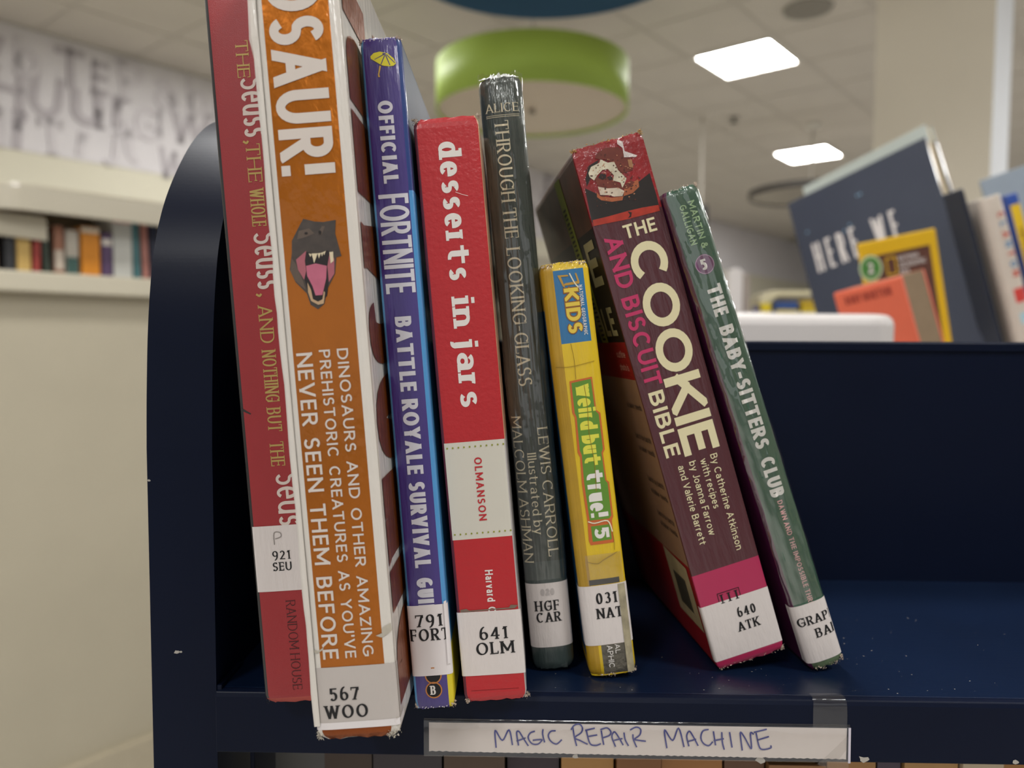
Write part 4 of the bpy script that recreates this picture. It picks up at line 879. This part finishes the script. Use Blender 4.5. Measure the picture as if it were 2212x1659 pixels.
hd('lower_jaw', ['jaw'], 'b89a78', .00031); hd('teeth', ['t1', 't2', 't3', 't4', 't5', 't6'], 'd6c8a8', .00034)
B.print('eyes', [ell(.0118, .1806, .0006, .0004, 8), ell(.0166, .1805, .0005, .0007, 8)], mat('print_eye', '1a1412', .4), .00034)
# front-cover lettering in copper foil, read upwards
pl, W1 = text('DINOSAUR!', .072, .262, wt=.21, th=.15, track=.08)
B.print('cover_title', place(pl, .0035+.072, .010, 'up'), m_of2, .0003, 'right')
B.print('cover_joint', [rect(.0010, .0016, .004, .287)], mat('joint_shadow', 'bdb7ac', .6), .0002, 'right')
# curled and torn plastic at the left joint
mb = MB(); n = 46
for i in range(n+1):
    z = .006+(.283)*i/n; e = .0013+.0006*math.sin(i*.9)+.0005*random.random()
    if 24 < i < 27: e += .0012
    mb.v += [(-.0002, .003, z), (-e*.5, .0006+.0004*random.random(), z), (-e*.35, -.0007, z), (.0010, -.0006, z), (.0014, -.0002, z)]
for i in range(n):
    for k_ in range(4): mb.f.append((i*5+k_, i*5+k_+1, (i+1)*5+k_+1, (i+1)*5+k_)); mb.mi.append(0)
mb.build('jacket_edge', m_jw, B.root, smooth=True)
v = []; f = []
for i, (z, e0, e1) in enumerate([(.291, -.0010, .002), (.275, -.0013, .002), (.2600, -.0018, .0016), (.2480, -.0024, .0012), (.2430, -.0016, .0006), (.2380, -.0008, .0006), (.2300, -.0003, .0003)]):
    v += [(e0, .0015, z), ((e0+e1)/2, -.0012-.0005*(i % 2), z), (e1, -.0006, z)]
for i in range(6): f += [(i*3, i*3+1, i*3+4, i*3+3), (i*3+1, i*3+2, i*3+5, i*3+4)]
mesh_obj('torn_flap', v, f, m_jw, B.root)
B.print('tape_tear', [mm([(26.2, 40), (29.6, 41.5), (29.8, 38.8), (27.4, 37.2), (26, 36.6), (24, 37.4), (26.4, 38.2)]), mm([(.6, 34), (3, 33.2), (5.2, 34.6), (4.8, 33.6), (2.6, 32.4), (.6, 33)])], m_torn, .0003)
B.fray([(.0006, .0015, .0014, .0016), (.0285, .004, .0018, .003), (.0268, .001, .002, .0012)], m_torn, 50, .0006)
# ---- 3 purple paperback
m_pu = mat('purple_cover', '3c2c78', .4, var=.05, vscale=40, coat=.6, coat_rough=.13, bump=.7, bscale=(300, 300, 40))
m_bl1 = mat('sky_blue_cover', '4a8fc6', .38, var=.06, coat=.6, coat_rough=.1, bump=.6, bscale=(300, 300, 40)); m_bl2 = mat('deep_blue_cover', '1f3a78', .4, coat=.5); m_yel1 = mat('yellow_foot', 'd2c01c', .45, coat=.4)
m_nvy = mat('slate_blue_cover', '24344f', .5, coat=.05, var=.15, vscale=60)
W_ = .0155
B = Book('book', 'purple paperback with a yellow umbrella at the top of its spine', -.0437, -.0210, 4.5, 1.2, 0, W_, .2566, .148, b=.0022, p=4, hard=False, tb=.0006, soft=.0006,
         mats=[m_pu, m_bl1, m_yel1, m_bl2, m_nvy], front=[(0, .0010, 0, .256, 1), (.0138, W_, .024, .26, 1), (.0134, W_, 0, .024, 2), (.0138, W_, .2, .26, 3)], left=[(0, .3, 1)], right=[(0, .024, 2), (.024, .2, 1), (.2, .3, 4)])
A = {k: mm(v) for k, v in UMB_ART.items()}
B.print('umbrella_canopy', [A['top']], mat('umbrella_yellow', 'd9cf2c', .45), .00016)
B.print('umbrella_ribs', [A[k] for k in ('r1', 'r2', 'r3', 'r4', 'cap')], m_pu, .0002)
B.print('umbrella_pole', [A['pole']], mat('umbrella_gold', 'c9a24a', .45), .00018)
m_wb = mat('cool_white_ink', 'cfcfd8', .45)
B.words('title', 'OFFICIAL', .0048, .2335, .0056, m_wb, length=.0305, wt=.27, th=.19, track=.13)
B.words('title', 'FORTNITE', .0022, .1990, .0112, m_wb, length=.0372, wt=.135, th=.12, track=.06)
for s_, z0, z1 in (('BATTLE', .1530, .1245), ('ROYALE', .1215, .0925), ('SURVIVAL', .0895, .0560), ('GUIDE', .0520, .0345)):
    B.words('title', s_, .0046, z0, .0062, m_wb, length=z0-z1, wt=.27, th=.19, track=.12)
B.wrap('spine_label', .0132, .0412, m_lab2, dl=.004, dr=.001)
label_text(B, [('791', .0029, .0136, .0328, .0047), ('FORT', .0004, .0158, .0272, .0047)])
B.print('label_curl', [mm([(14.2, 17.5), (15.3, 17.5), (15.5, 42.5), (14.4, 42.2)])], m_lab2, .0007)
B.print('publisher_badge', [ell(.0079, .0074, .0029, .0029), ell(.0081, .0132, .0029, .0029)], m_ink, .00014)
B.print('badge_ring', ring(.0079, .0074, .0028, .0033)+ring(.0081, .0132, .0028, .0033), mat('badge_orange', 'b8763a', .5), .00016)
B.words('badge_letter', 'B', .0066, .0056, .0036, m_white_i, d='h', wt=.2, th=.1, serif=.08, st=.08, lift=.0002, xs=.9)
B.print('worn_scuffs', [mm([(a, b), (a+.5, b+.3), (a+.3, b-.3)]) for a, b in [(random.uniform(1, 14), random.choice([.6, 256.0])+random.uniform(-.4, .3)) for _ in range(26)]], m_lab2, .0002)
B.fray([(.0150, .001, .0008, .0008), (.0004, .0012, .0006, .0008), (.0004, .256, .0008, .0006), (.0146, .2562, .001, .0006)], mat('fray_paper', 'b9a898', .8, var=.2, vscale=300), 30, .0006)
# ---- 4 red cookbook
m_dr = mat('tomato_red', 'b0161f', .42, var=.04, vscale=40, coat=.25, coat_rough=.2, bump=.4, bscale=(500, 500, 500)); m_dp = mat('wine_edge', '55162a', .5, var=.1)
m_dw = mat('offwhite_block', 'cac6ba', .5, var=.02); m_dg = mat('grey_cover', 'a7a2a2', .4, var=.2, vscale=25, coat=.5); m_dimg = mat('jar_photo', 'b88a6c', .4, var=.75, vscale=55, coat=.4)
m_dred2 = mat('foot_red', 'b8141c', .42, coat=.3)
W_ = .0250
B = Book('book', 'red hardcover with white serif lettering and a pale author block', -.0248, -.0152, 5.05, 1.2, 0, W_, .2288, .160, b=.0012, p=6, tb=.0026, soft=.0014,
         mats=[m_dr, m_dp, m_dw, m_dg, m_dimg, mat('murky_cover', '3f5a66', .45, var=.4, vscale=40)],
         front=[(0, .0012, 0, .3, 1), (.0009, .0244, .0658, .1042, 2), (.0244, W_, 0, .1042, 3), (.0246, W_, .1042, .3, 4)], left=[(0, .3, 5)], right=[(0, .1042, 3), (.1042, .3, 4)])
for s_, z0, z1 in (('desserts', .2196, .1670), ('in', .1600, .1492), ('jars', .1445, .1178)):
    B.words('title', s_, .0088, z0, .0082*1.0 if False else .0088, m_white_i, length=z0-z1, **dict(SLAB, wt=.26))
dots = []
for k_ in range(11):
    for z in (.1022, .0680): dots.append(ell(.0020+.0022*k_, z, .00036, .00036, 10))
B.print('dotted_rules', dots, mat('olive_dots', '8a8f2c', .5), .00014)
B.words('author_name', 'OLMANSON', .0121, .0978, .0030, mat('red_ink', 'b4202a', .5), length=.0250, wt=.2, th=.16, track=.22)
B.words('publisher_name', 'Harvard', .0125, .0530, .0031, m_white_i, length=.0127, wt=.17, track=.16)
B.words('publisher_name', 'C', .0125, .0382, .0031, m_white_i, wt=.17)
B.wrap('spine_label', .0108, .0366, m_lab, dl=.003, dr=.008, tilt=-.02)
label_text(B, [('641', .0082, .0196, .0252, .0048), ('OLM', .0064, .0214, .0192, .0049)])
B.print('sleeve_edge', [mm([(1.5, 36.9), (23, 36.9), (24.5, 38), (21.5, 38.4), (20.8, 37.4), (5, 37.4), (4, 38.2), (1.5, 37.9)])], mat('sleeve_grime', '7b6a5c', .5, var=.3, vscale=200), .00022)
B.print('foot_crease', [mm([(3, 5.0), (22, 4.6), (22, 4.45), (3, 4.8)])], mat('crease_dark', '7a0d12', .5), .00014)
B.print('loose_thread', pen(smooth_pts([(.0140, .2003), (.0165, .1992), (.0186, .1985)], 4), .00018), m_white_i, .0005)
B.fray([(.0252, .0012, .0008, .001), (.0012, .0010, .0006, .0006), (.0006, .2280, .0010, .0014), (.0250, .2284, .0007, .0007)], mat('fray_paper', 'b9a898'), 34, .0007)
# ---- 5 dark green jacketed book
m_al = mat('green_jacket', '28342f', .34, var=.4, vscale=45, coat=1, coat_rough=.07, bump=1, bscale=(700, 700, 45)); m_al2 = mat('green_jacket_foot', '3a4745', .4, var=.25, vscale=40, coat=.9, coat_rough=.14, bump=.8, bscale=(300, 300, 60))
W_ = .0183
B = Book('book', 'dark green book in wrinkled clear film, rounded spine with cream serif lettering', .0027, .0158, 5.6, 1.5, 0, W_, .2548, .134, b=.0048, p=2.6, soft=.0012,
         mats=[m_al, m_al2], front=[(0, W_, 0, .0480, 1)], ntop=1)
m_ci = mat('cream_ink', 'dccfb2', .5, var=.04)
B.words('title', 'ALICE', .0020, .2402, .0036, m_ci, d='h', length=.0138, **DIDOT)
B.print('rule', [mm([(2, 239.0), (16, 239.0), (16, 238.8), (2, 238.8)]), mm([(2, 238.3), (16, 238.3), (16, 238.1), (2, 238.1)])], m_ci, .00014)
B.words('title', 'THROUGH THE', .0052, .2366, .0058, m_ci, length=.0490, **DIDOT)
B.words('title', 'LOOKING-GLASS', .0052, .1835, .0058, m_ci, length=.0588, **DIDOT)
B.words('author_name', 'LEWIS CARROLL', .0113, .1062, .0044, m_ci, length=.0562, **DIDOT)
B.words('illustrator_name', 'Illustrated by', .0060, .0956, .0038, m_ci, length=.0355, **dict(DIDOT, wt=.14))
B.words('illustrator_name', 'MALCOLM ASHMAN', .0006, .1118, .0040, m_ci, length=.0640, **DIDOT)
B.wrap('spine_label', .0100, .0384, m_lab, dl=.003, dr=.003)
label_text(B, [('HGF', .0032, .0137, .0262, .0045), ('CAR', .0034, .0141, .0212, .0043)])
B.print('faint_stamp', place(text('020', .0030, .006, wt=.3)[0], .0062, .0330, 'h'), mat('stamp_grey', 'b5aeac', .6), .0003)
# crinkled film standing proud of the spine: top collar and long folds
mf = film('jacket_film', .06, .11, (.93, .94, .93, 1))
v = []; f = []; nx_, nz_ = 26, 60
random.seed(31); ph = [random.uniform(0, 6) for _ in range(6)]
for iz in range(nz_+1):
    z = .040+(.2562-.040)*iz/nz_
    for ix in range(nx_+1):
        a = W_*(ix/nx_); a_ = min(max(a, .0001), W_-.0001)
        off = .0004+.00022*math.sin(a*2600+ph[0]+math.sin(z*60+ph[1])*1.2)+.0002*math.sin(a*1400+z*90+ph[2])+.00012*math.sin(z*420+a*900+ph[3])
        zz = z+(.0006*math.sin(a*900)+random.uniform(-.0004, .0005) if iz == nz_ else 0)
        u = 2*a/W_-1; v.append((a+off*u*.8, B.yp(a_)-off, zz))
for iz in range(nz_):
    for ix in range(nx_): o = iz*(nx_+1)+ix; f.append((o, o+1, o+nx_+2, o+nx_+1))
mesh_obj('clear_jacket', v, f, mf, B.root, smooth=True)
mb = MB()
for i in range(30):
    a = .001+(W_-.002)*i/29; y = B.yp(a)+.001; h_ = random.uniform(.0006, .0022)*(1.2-abs(2*a/W_-1))
    mb.add([(a-.0006, y, .2546), (a+.0006, y-.0002, .2546), (a+random.uniform(-.0003, .0006), y+.0012, .2548+h_), (a-.0007, y+.001, .2548+h_*.7)], [(0, 1, 2, 3)])
mb.build('film_collar', mat('film_white', 'c4c6c0', .3, coat=.6, var=.2, vscale=300), B.root)
# ---- 6 small yellow book
m_ny = mat('yellow_spine', 'd5b41a', .4, var=.10, vscale=60, coat=.6, coat_rough=.1, bump=1, bscale=(420, 420, 50)); m_nd = mat('ochre_edge', 'b08a18', .45, var=.2, vscale=60, coat=.4, bump=.8, bscale=(500, 500, 20))
m_nb = mat('badge_blue', '2a6ea0', .4, var=.10, vscale=80, coat=.5, bump=.6, bscale=(400, 400, 60)); m_nsil = mat('scuffed_foot', '6f6a5e', .35, metal=.3, var=.6, vscale=160, coat=.6, bump=1, bscale=(500, 500, 500))
m_ndb = mat('teal_cover', '0f4f78', .4, coat=.4, var=.1)
W_ = .0205
B = Book('book', 'small yellow paperback with blue badge, green and red title and taped spine', .0268, .0094, 7.4, 2.2, -.2, W_, .1769, .095, b=.0040, p=3.4, hard=False, tb=.0008, soft=.0014,
         mats=[m_ny, m_nd, m_nb, m_nsil, m_ndb, m_ink], front=[(0, .0052, 0, .18, 1), (.0052, .0179, .1432, .1738, 2), (.0064, .0182, .0002, .0136, 3), (.0046, .0176, .0398, .0422, 5)], left=[(.0, .008, 1), (.008, .158, 4), (.158, .18, 1)])
m_lg = mat('logo_gold', 'b88f3a', .45, var=.15, vscale=200)
B.print('frame_logo', [mm(p) for p in ([(6.9, 171.8), (8.2, 171.2), (9.6, 166.3), (8.6, 167.0)], [(8.6, 167.2), (9.6, 168.2), (15.8, 168.6), (15.6, 167.4)], [(6.9, 171.8), (8.0, 171.0), (11.5, 170.9), (11.2, 171.6)], [(14.2, 172), (14.9, 171.8), (15.8, 168), (15, 168)])], m_lg, .00016)
B.words('title', 'KIDS', .0088, .1660, .0060, mat('title_glow', '8a5a28', .5), length=.0188, lift=.00016, wt=.30, th=.24, track=.08, grow=.06)
B.words('title', 'KIDS', .0088, .1660, .0060, mat('title_yellow', 'dcc04a', .45), length=.0188, lift=.0002, wt=.27, th=.2, track=.1)
B.words('lettering', 'NATIONAL GEOGRAPHIC', .0152, .1668, .0015, m_white_i, length=.0210, lift=.00016, wt=.16, track=.2)
# title plate: red border, green ground
def plate(name, pts_, m, lift): B.print(name, [mm(pts_)], m, lift)
m_rb = mat('plate_red', 'c0602c', .45); m_gr = mat('plate_green', '5d8a2e', .45, var=.1)
plate('title_plate_border', [(6.6, 127.4), (16.2, 128.2), (16.4, 114), (18.0, 112.6), (18.0, 97), (17.0, 95.6), (17.2, 84), (18.2, 83), (18.2, 68.2), (17.4, 66.6), (17.2, 57.2), (7.2, 57.2), (6.6, 59), (7.0, 67), (6.6, 84), (7.2, 95), (6.4, 97), (7.0, 112), (6.2, 114)], m_rb, .00014)
plate('title_plate', [(7.3, 126.6), (15.6, 127.4), (15.8, 114), (17.2, 112.2), (17.2, 97.4), (16.4, 96), (16.6, 84), (17.5, 82.6), (17.4, 68.8), (16.4, 67.6), (8, 67.8), (7.6, 84), (8, 96), (7.4, 98), (7.8, 112), (7.2, 114)], m_gr, .00018)
plate('title_plate', [(8.2, 65.2), (16.4, 65.2), (16.4, 58.6), (8.2, 58.6)], m_gr, .00018)
m_ty = mat('title_lemon', 'd8d44a', .45)
B.words('title', 'weird but', .0088, .1255, .0074, m_ty, length=.0345, lift=.00022, wt=.23, th=.19, track=.08, space=.28)
B.words('title', 'true!', .0088, .0888, .0074, m_white_i, length=.0200, lift=.00022, wt=.26, th=.2, track=.1)
B.words('volume_number', '5', .0094, .0645, .0062, m_white_i, length=.0050, lift=.00024, wt=.28, th=.22)
B.wrap('spine_label', .0137, .0396, m_lab, dl=.004, dr=.003)
label_text(B, [('031', .0066, .0158, .0316, .0047), ('NAT', .0062, .0172, .0252, .0045)])
B.words('lettering', 'APHIC', .0088, .0132, .0024, m_white_i, length=.0098, lift=.0002, wt=.14); B.words('lettering', 'AL', .0122, .0134, .0022, m_white_i, length=.0040, lift=.0002, wt=.14)
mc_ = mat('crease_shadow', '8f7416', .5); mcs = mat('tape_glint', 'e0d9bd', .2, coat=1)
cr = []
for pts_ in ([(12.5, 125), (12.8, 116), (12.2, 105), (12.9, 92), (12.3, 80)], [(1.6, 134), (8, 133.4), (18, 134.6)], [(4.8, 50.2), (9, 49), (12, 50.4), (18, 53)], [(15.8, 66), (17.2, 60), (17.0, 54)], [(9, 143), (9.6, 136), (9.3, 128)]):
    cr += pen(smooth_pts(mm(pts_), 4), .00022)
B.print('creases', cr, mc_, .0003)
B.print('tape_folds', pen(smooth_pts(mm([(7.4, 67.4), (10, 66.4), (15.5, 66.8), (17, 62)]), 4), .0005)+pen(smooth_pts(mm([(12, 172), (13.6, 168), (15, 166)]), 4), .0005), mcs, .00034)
B.wrap('worn_spine_edge', .0006, .0392, mat('scuffed_paper', 'a89e82', .5, var=.5, vscale=200, coat=.5, bump=1, bscale=(900, 900, 200)), x0=.0165, x1=.0196, lift=.0004)
B.wrap('spine_tape', .0400, .0530, film('spine_film', .1, .14, (.93, .9, .82, 1)), x0=.0040, x1=.0196, lift=.0004)
B.fray([(.0030, .1763, .0024, .0006), (.0100, .1768, .006, .0004), (.0180, .1762, .0015, .0006), (.0190, .0015, .0014, .0014), (.0080, .0008, .0030, .0008)], mat('fray_paper', 'b9a898'), 26, .0007)
# ---- 7 thick maroon cookbook
m_mr = mat('maroon_cover', '4b1e27', .40, var=.07, vscale=40, coat=.75, coat_rough=.10, bump=1, bscale=(260, 260, 60)); m_pk = mat('raspberry_band', 'a92350', .42, var=.06, coat=.4)
m_ph = mat('photo_red', '8e1a20', .35, var=.35, vscale=60, coat=.8, coat_rough=.08, bump=1, bscale=(300, 300, 300)); m_dk = mat('cover_black', '160f10', .45, coat=.1); m_cr1 = mat('back_cream_shaded', '8f6f5a', .5, var=.06)  # back cream is darkened to carry the shade on that cover
m_phl = mat('back_photo', '5a3a2a', .45, var=.8, vscale=70, coat=.12); m_br = mat('back_red', '8a1218', .45)
W_ = .0313
B = Book('book', 'thick maroon cookbook with a biscuit photo at the top of its spine', .0836, .0180, 16.7, 6.3, -.5, W_, .2330, .130, b=.0010, p=8, tb=.0018, soft=.0014, hard=False,
         mats=[m_mr, m_pk, m_ph, m_phl, m_dk, m_br, m_cr1], front=[(0, W_, .0, .0440, 1), (0, W_, .2005, .233, 2)], left=[(.2, .24, 3), (.150, .2, 4), (.133, .150, 5), (.048, .133, 6), (0, .048, 5)])
m_cb = mat('butter_ink', 'd8cfa8', .45, var=.02); m_pi = mat('pink_ink', 'b8315f', .45)
B.words('title', 'THE', .0122, .1915, .0058, m_cb, d='h', length=.0142, wt=.19, th=.17, track=.14, lift=.00016)
B.words('title', 'COOKIE', .0114, .1885, .0160, m_cb, length=.0932, wt=.235, th=.20, track=.06, lift=.00016)
B.words('title', 'AND BISCUIT', .0032, .1940, .0076, m_pi, length=.0652, wt=.20, th=.18, track=.13, space=.3, lift=.00016)
B.words('title', 'BIBLE', .0034, .1262, .0066, m_cb, length=.0292, wt=.22, th=.19, track=.13, lift=.00016)
for s_, xb, z0, z1 in (('By Catherine Atkinson', .0222, .0930, .0492), ('with recipes', .0174, .0922, .0698), ('by Joanna Farrow', .0124, .0926, .0590), ('and Valerie Barrett', .0072, .0922, .0562)):
    B.words('author_names', s_, xb, z0, .0031, m_cb, length=z0-z1, wt=.13, track=.14, lift=.00016)
A = {k: mm(v) for k, v in COOKIE_ART.items()}
pr = lambda n, ks, c, l, **k: B.print(n, [A[k_] for k_ in ks], mat('photo_'+c, c, .4, var=.35, vscale=240, coat=.6, coat_rough=.1), l)
pr('photo_shadow', ['dark', 'dark2'], '1e1614', .00012); pr('orange_ribbon', ['strip'], 'ab2f1c', .00015); pr('ribbon_curl', ['curl'], '2a1210', .00018)
pr('biscuit_base', ['cook', 'tan2'], 'a85c38', .00018); pr('icing', ['cream2'], 'cfc0ac', .00021); pr('chocolate_biscuit', ['choc', 'choc2'], '6e2e22', .00020); pr('biscuit_side', ['tan'], 'a87850', .00024)
pr('icing', ['cream'], 'd3cab2', .00026)
B.print('icing_hollow', [mm([(8.0, 219.2), (9.4, 220.6), (11.6, 219.6), (11.2, 218.4), (9.6, 217.8)]), mm([(11.6, 218.4), (13.2, 218.6), (14.0, 217.2), (12.4, 216.8)])], mat('photo_hole', '241412', .5), .0003)
B.print('crumbs', [ell(random.uniform(.004, .025), random.uniform(.206, .229), random.uniform(.0002, .0005), random.uniform(.0002, .0004), 6) for _ in range(60)], mat('photo_crumb', '4a1f18', .5), .00032)
B.print('crumbs', [ell(random.uniform(.006, .023), random.uniform(.208, .226), random.uniform(.0001, .0004), random.uniform(.0001, .0003), 6) for _ in range(50)], mat('photo_crumb_pale', 'b07a58', .5), .00036)
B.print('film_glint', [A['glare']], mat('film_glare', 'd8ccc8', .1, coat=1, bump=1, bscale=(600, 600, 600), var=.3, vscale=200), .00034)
# logo box at the label edge
B.print('publisher_logo', [rect(.0085, .0187, .0331, .0334), rect(.0085, .0088, .029, .0334), rect(.0184, .0187, .029, .0334)], m_ink, .00016)
B.words('publisher_logo', 'I I I', .0098, .0285, .0040, m_ink, d='h', lift=.00018, wt=.2, th=.08, serif=.12, st=.08, track=.3)
B.wrap('spine_label', .0042, .0296, m_lab, dl=.002, dr=.004)
label_text(B, [('640', .0150, .0234, .0204, .0041), ('ATK', .0136, .0236, .0142, .0041)])
# back cover print
B.words('back_title', 'LE', .030, .2000, .026, mat('dim_butter', '9a9260', .5), d='down', side='left', wt=.24, th=.2) if False else None
def lbk(name, polys, m, lift=.0002): return B.print(name, polys, m, lift, 'left')
LM = lambda polys: polys
m_oli = mat('barcode_olive', '8a8f2c', .5, var=.1); m_cbk = mat('dim_butter', 'a49c74', .5)
lbk('barcode_label', [mm([(40, 230), (54, 230), (46, 150), (32, 150)])], m_oli)
lbk('barcode_lines', [mm([(43-.25*k_, 216-2.2*k_), (50-.25*k_, 216-2.2*k_), (50-.25*k_, 216-2.2*k_-random.uniform(.6, 1.6)), (43-.25*k_, 216-2.2*k_-.9)]) for k_ in range(30)], m_ink, .0003)
P, W1 = text('E', .022, .016, wt=.3, th=.24)
def mirror(polys, y1, z0): return [[(y1-a, z0+b) for a, b in p] for p in polys]
# the outside of the left board is read from its own side: +reading direction is -y
for s_, y1, z0, h, L_ in (('E', .027, .176, .020, .020), ('BLE', .044, .153, .013, .036)):
    P, W1 = text(s_, h, L_, wt=.26, th=.2, track=.12); lbk('back_title', mirror(P, y1+.0, z0), m_cbk)
for k_, (z, c) in enumerate([(.143, 'cake'), (.137, 'photographs')]):
    P, W1 = text('outline' if k_ == 0 else 'photo is', .0032, .016, wt=.16); lbk('back_lettering', mirror(P, .022, z), mat('dim_pink', 'c08a80', .5))
m_bk = mat('back_ink', '3a2a26', .6)
for k_, z in enumerate((.119, .104, .098, .083, .077, .066, .061)):
    P, W1 = text('batch by batch' if k_ % 2 else 'a baker needs', .0028, .026, wt=.16); lbk('back_lettering', mirror(P, .030, z), m_bk)
lbk('back_panel_photo', [mm([(6, 46), (40, 48), (40, 16), (5, 16)])], mat('back_photo_cream', 'a89a7c', .5, var=.3, vscale=90))
lbk('barcode', [mm([(14+1.2*k_, 38), (14.7+1.2*k_, 38), (14.7+1.2*k_, 22), (14+1.2*k_, 22)]) for k_ in range(15)], m_ink, .0003)
B.fray([(.0010, .2326, .0012, .0006), (.0155, .2330, .013, .0005), (.0305, .2328, .0008, .001)], mat('fray_amber', 'b08a50', .8, var=.3, vscale=300), 40, .0006)
B.fray([(.0150, .0006, .014, .0004), (.0304, .001, .0008, .001)], mat('fray_paper', 'b9a898'), 34, .0006, 'worn_foot')
# ---- 8 green book at the right end
m_gn = mat('green_cover', '2c5440', .36, var=.10, vscale=40, coat=1, coat_rough=.07, bump=1, bscale=(420, 420, 38)); m_mg = mat('magenta_cover', '4a1238', .42, var=.06, coat=.4); m_gs = mat('green_scuffed', '5c6f52', .6, var=.5, vscale=200)
W_ = .0161
B = Book('book', 'slim green book with a purple round number badge, rightmost on the cart shelf', .1241, .0182, 18.6, 5, -.3, W_, .2170, .126, b=.0036, p=2.8, soft=.0012,
         mats=[m_gn, m_mg, m_gs], front=[(0, .0014, 0, .3, 1), (.0014, W_, 0, .0032, 2)], left=[(0, .3, 1)], right=[(0, .3, 0)])
m_gi = mat('pale_green_ink', '9db88c', .5)
B.words('author_names', 'MARTIN &', .0092, .2105, .0030, m_gi, length=.0206, wt=.17, track=.16)
B.words('author_names', 'GALLIGAN', .0052, .2098, .0029, m_gi, length=.0172, wt=.17, track=.16)
B.print('volume_badge', [ell(.0084, .1835, .0039, .0043)], mat('badge_purple', '6b3a62', .4, coat=.6, var=.1), .00016)
B.print('badge_rim', [[(.0084+(a-.0084), b) for a, b in p] for p in ring(.0084, .1835, .0038, .0041)], mat('badge_rim_pink', 'b090a8', .5), .0002)
B.words('volume_number', '5', .0066, .1812, .0046, m_white_i, d='h', lift=.00022, wt=.26, th=.2)
for s_, z0, z1 in (('THE', .1742, .1608), ('BABY-SITTERS', .1562, .1012), ('CLUB', .0968, .0790)):
    B.words('title', s_, .0060, z0, .0062, m_white_i, length=z0-z1, wt=.27, th=.21, track=.11)
B.words('subtitle', 'DAWN AND THE IMPOSSIBLE THREE', .0078, .0772, .0023, mat('pink_subtitle', 'c99a98', .5), length=.0500, wt=.2, th=.17, track=.16)
B.wrap('spine_label', .0034, .0300, m_lab, dl=.003, dr=.003)
label_text(B, [('GRAPH', .0006, .0185, .0205, .0040), ('BAB', .0068, .0176, .0140, .0042)])
mf2 = film('jacket_film_2', .05, .16, (.95, .96, .95, 1)); v = []; f = []; nx_, nz_ = 18, 70; ph = [random.uniform(0, 6) for _ in range(6)]
for iz in range(nz_+1):
    z = .031+(.2155-.031)*iz/nz_
    for ix in range(nx_+1):
        a = W_*ix/nx_; a_ = min(max(a, .0001), W_-.0001); u = 2*a/W_-1
        off = .00035+.00018*math.sin(a*1500+ph[0]+math.sin(z*70+ph[1]))+.00016*math.sin(z*130+a*700+ph[2])+.0001*math.sin(z*480+ph[3]+a*1200)
        v.append((a+off*u*.8, B.yp(a_)-off, z))
for iz in range(nz_):
    for ix in range(nx_): o = iz*(nx_+1)+ix; f.append((o, o+1, o+nx_+2, o+nx_+1))
mesh_obj('clear_jacket', v, f, mf2, B.root, smooth=True)
B.fray([(.008, .2168, .0065, .0005), (.0154, .2166, .0006, .0008)], mat('fray_paper', 'b9a898'), 40, .0006)
B.fray([(.0085, .0006, .006, .0006), (.0155, .0012, .0007, .0012)], mat('fray_paper', 'b9a898'), 40, .0006, 'worn_foot')
# ---- a book cover hidden between purple and red spines
